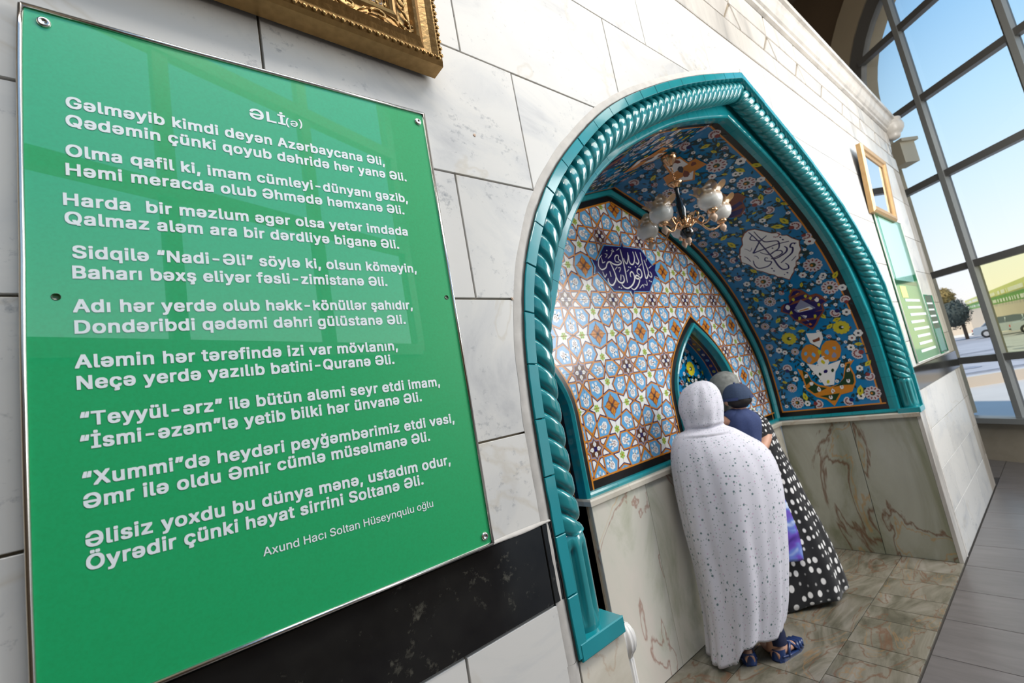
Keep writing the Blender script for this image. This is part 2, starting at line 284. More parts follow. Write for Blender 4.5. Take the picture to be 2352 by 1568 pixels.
def clip_half(poly, a, b_, keep_left):
    out = []; n = len(poly)
    def side(p): return ((b_[0]-a[0])*(p[1]-a[1])-(b_[1]-a[1])*(p[0]-a[0]))*(1 if keep_left else -1)
    for i in range(n):
        p, q = poly[i], poly[(i+1) % n]; s1, s2 = side(p), side(q)
        if s1 >= 0: out.append(p)
        if (s1 > 0 and s2 < 0) or (s1 < 0 and s2 > 0):
            t_ = s1/(s1-s2); out.append((p[0]+(q[0]-p[0])*t_, p[1]+(q[1]-p[1])*t_))
    return out
def clip_in(poly, conv):
    for i in range(len(conv)):
        poly = clip_half(poly, conv[i], conv[(i+1) % len(conv)], True)
        if len(poly) < 3: return []
    return poly
def subtract(poly, conv):
    """convex poly minus ccw convex region -> convex pieces"""
    xs = [p[0] for p in poly]; zs = [p[1] for p in poly]; cx_ = [p[0] for p in conv]; cz_ = [p[1] for p in conv]
    if max(xs) < min(cx_) or min(xs) > max(cx_) or max(zs) < min(cz_) or min(zs) > max(cz_): return [poly]
    out = []; rest = poly
    for i in range(len(conv)):
        a, b_ = conv[i], conv[(i+1) % len(conv)]
        o = clip_half(rest, a, b_, False)
        if len(o) >= 3: out.append(o)
        rest = clip_half(rest, a, b_, True)
        if len(rest) < 3: break
    return out
def smooth_path(pts, k=5):
    P = [Vector(p) for p in pts]
    if len(P) < 3: return [tuple(P[0].lerp(P[-1], i/2)) for i in range(3)]
    out = []
    for i in range(len(P)-1):
        p0, p1, p2, p3 = P[max(i-1, 0)], P[i], P[i+1], P[min(i+2, len(P)-1)]
        for q in range(k):
            t_ = q/k; out.append(tuple(0.5*((2*p1)+(p2-p0)*t_+(2*p0-5*p1+4*p2-p3)*t_*t_+(3*p1-p0-3*p2+p3)*t_**3)))
    out.append(tuple(P[-1])); return out
def ribbon(pts, w, k=5, taper=True):
    P = [Vector(p) for p in smooth_path(pts, k)]; L_, R_ = [], []; n = len(P)
    for i, p in enumerate(P):
        d = P[min(i+1, n-1)]-P[max(i-1, 0)]
        if d.length < 1e-9: d = Vector((1, 0))
        d.normalize(); nn = Vector((-d.y, d.x)); ww = w/2*(1 if not taper else (0.35+0.65*math.sin(PI*min(1, (i+1.2)/(n+1.4)))**0.5))
        L_.append(tuple(p+nn*ww)); R_.append(tuple(p-nn*ww))
    return [[R_[i], R_[i+1], L_[i+1], L_[i]] for i in range(n-1)]
# ------------------------------------------------------------------ arch profiles (half width, height) about x = XC
XC = 3.15
def prof(pts, n=90):
    """resample by arc length"""
    P = [Vector(p) for p in smooth_path(pts, 8)]; L_ = [0]
    for i in range(1, len(P)): L_.append(L_[-1]+(P[i]-P[i-1]).length)
    out = []; j = 0
    for q in range(n+1):
        s = L_[-1]*q/n
        while j < len(P)-2 and L_[j+1] < s: j += 1
        t_ = (s-L_[j])/max(1e-9, L_[j+1]-L_[j]); out.append(P[j].lerp(P[j+1], min(1, max(0, t_))))
    return out, L_[-1]
OUT_PTS = [(2.30, -.70), (2.305, -.3), (2.30, 0), (2.275, .215), (2.215, .43), (2.09, .66), (1.90, .877), (1.59, 1.135), (1.19, 1.364), (.68, 1.60), (0, 1.863)]
VLT_PTS = [(2.15, -.70), (2.15, -.4), (2.12, -.09), (2.04, .15), (1.93, .35), (1.76, .62), (1.57, .835), (1.38, 1.0), (1.18, 1.15), (.79, 1.36), (.38, 1.5), (0, 1.62)]
VFT_PTS = [(2.15, -.70), (2.15, -.4), (2.13, -.09), (2.07, .15), (1.98, .35), (1.84, .62), (1.66, .835), (1.46, 1.0), (1.23, 1.15), (.80, 1.37), (.40, 1.52), (0, 1.645)]
OUT, OUTL = prof(OUT_PTS, 96); VFT, VFTL = prof(VFT_PTS, 96); VLT, VLTL = prof(VLT_PTS, 96)
def offs(P, d):
    out = []
    for i, p in enumerate(P):
        t_ = (P[min(i+1, len(P)-1)]-P[max(i-1, 0)]).normalized(); nn = Vector((t_.y, -t_.x))   # outward (away from axis)
        q = p+nn*d
        if q.x < 0: q = Vector((0, q.y))
        out.append(q)
    out[-1] = Vector((0, P[-1].y+d*1.25)); return out
def at(P, L_, s):
    i = max(0, min(len(P)-1.001, s/L_*(len(P)-1))); j = int(i); return P[j].lerp(P[j+1], i-j)
def sidepts(P, y, sgn): return [(XC+sgn*p.x, y, p.y) for p in P]
def arch_poly(P): return [(XC+p.x, p.y) for p in P]+[(XC-p.x, p.y) for p in P[-2::-1]]
def small_arch(cx, hw, z0, zs, za, n=10):
    if cx < 2: zs, za = zs+.07, za+.10
    R = [(cx+hw, z0)]
    for i in range(n+1):
        a = i/n; R.append((cx+hw*(1-a**1.75), zs+(za-zs)*a**0.92 if i else zs))
    L_ = [(2*cx-x, z) for x, z in R[:-1][::-1]]
    return R+L_      # ccw

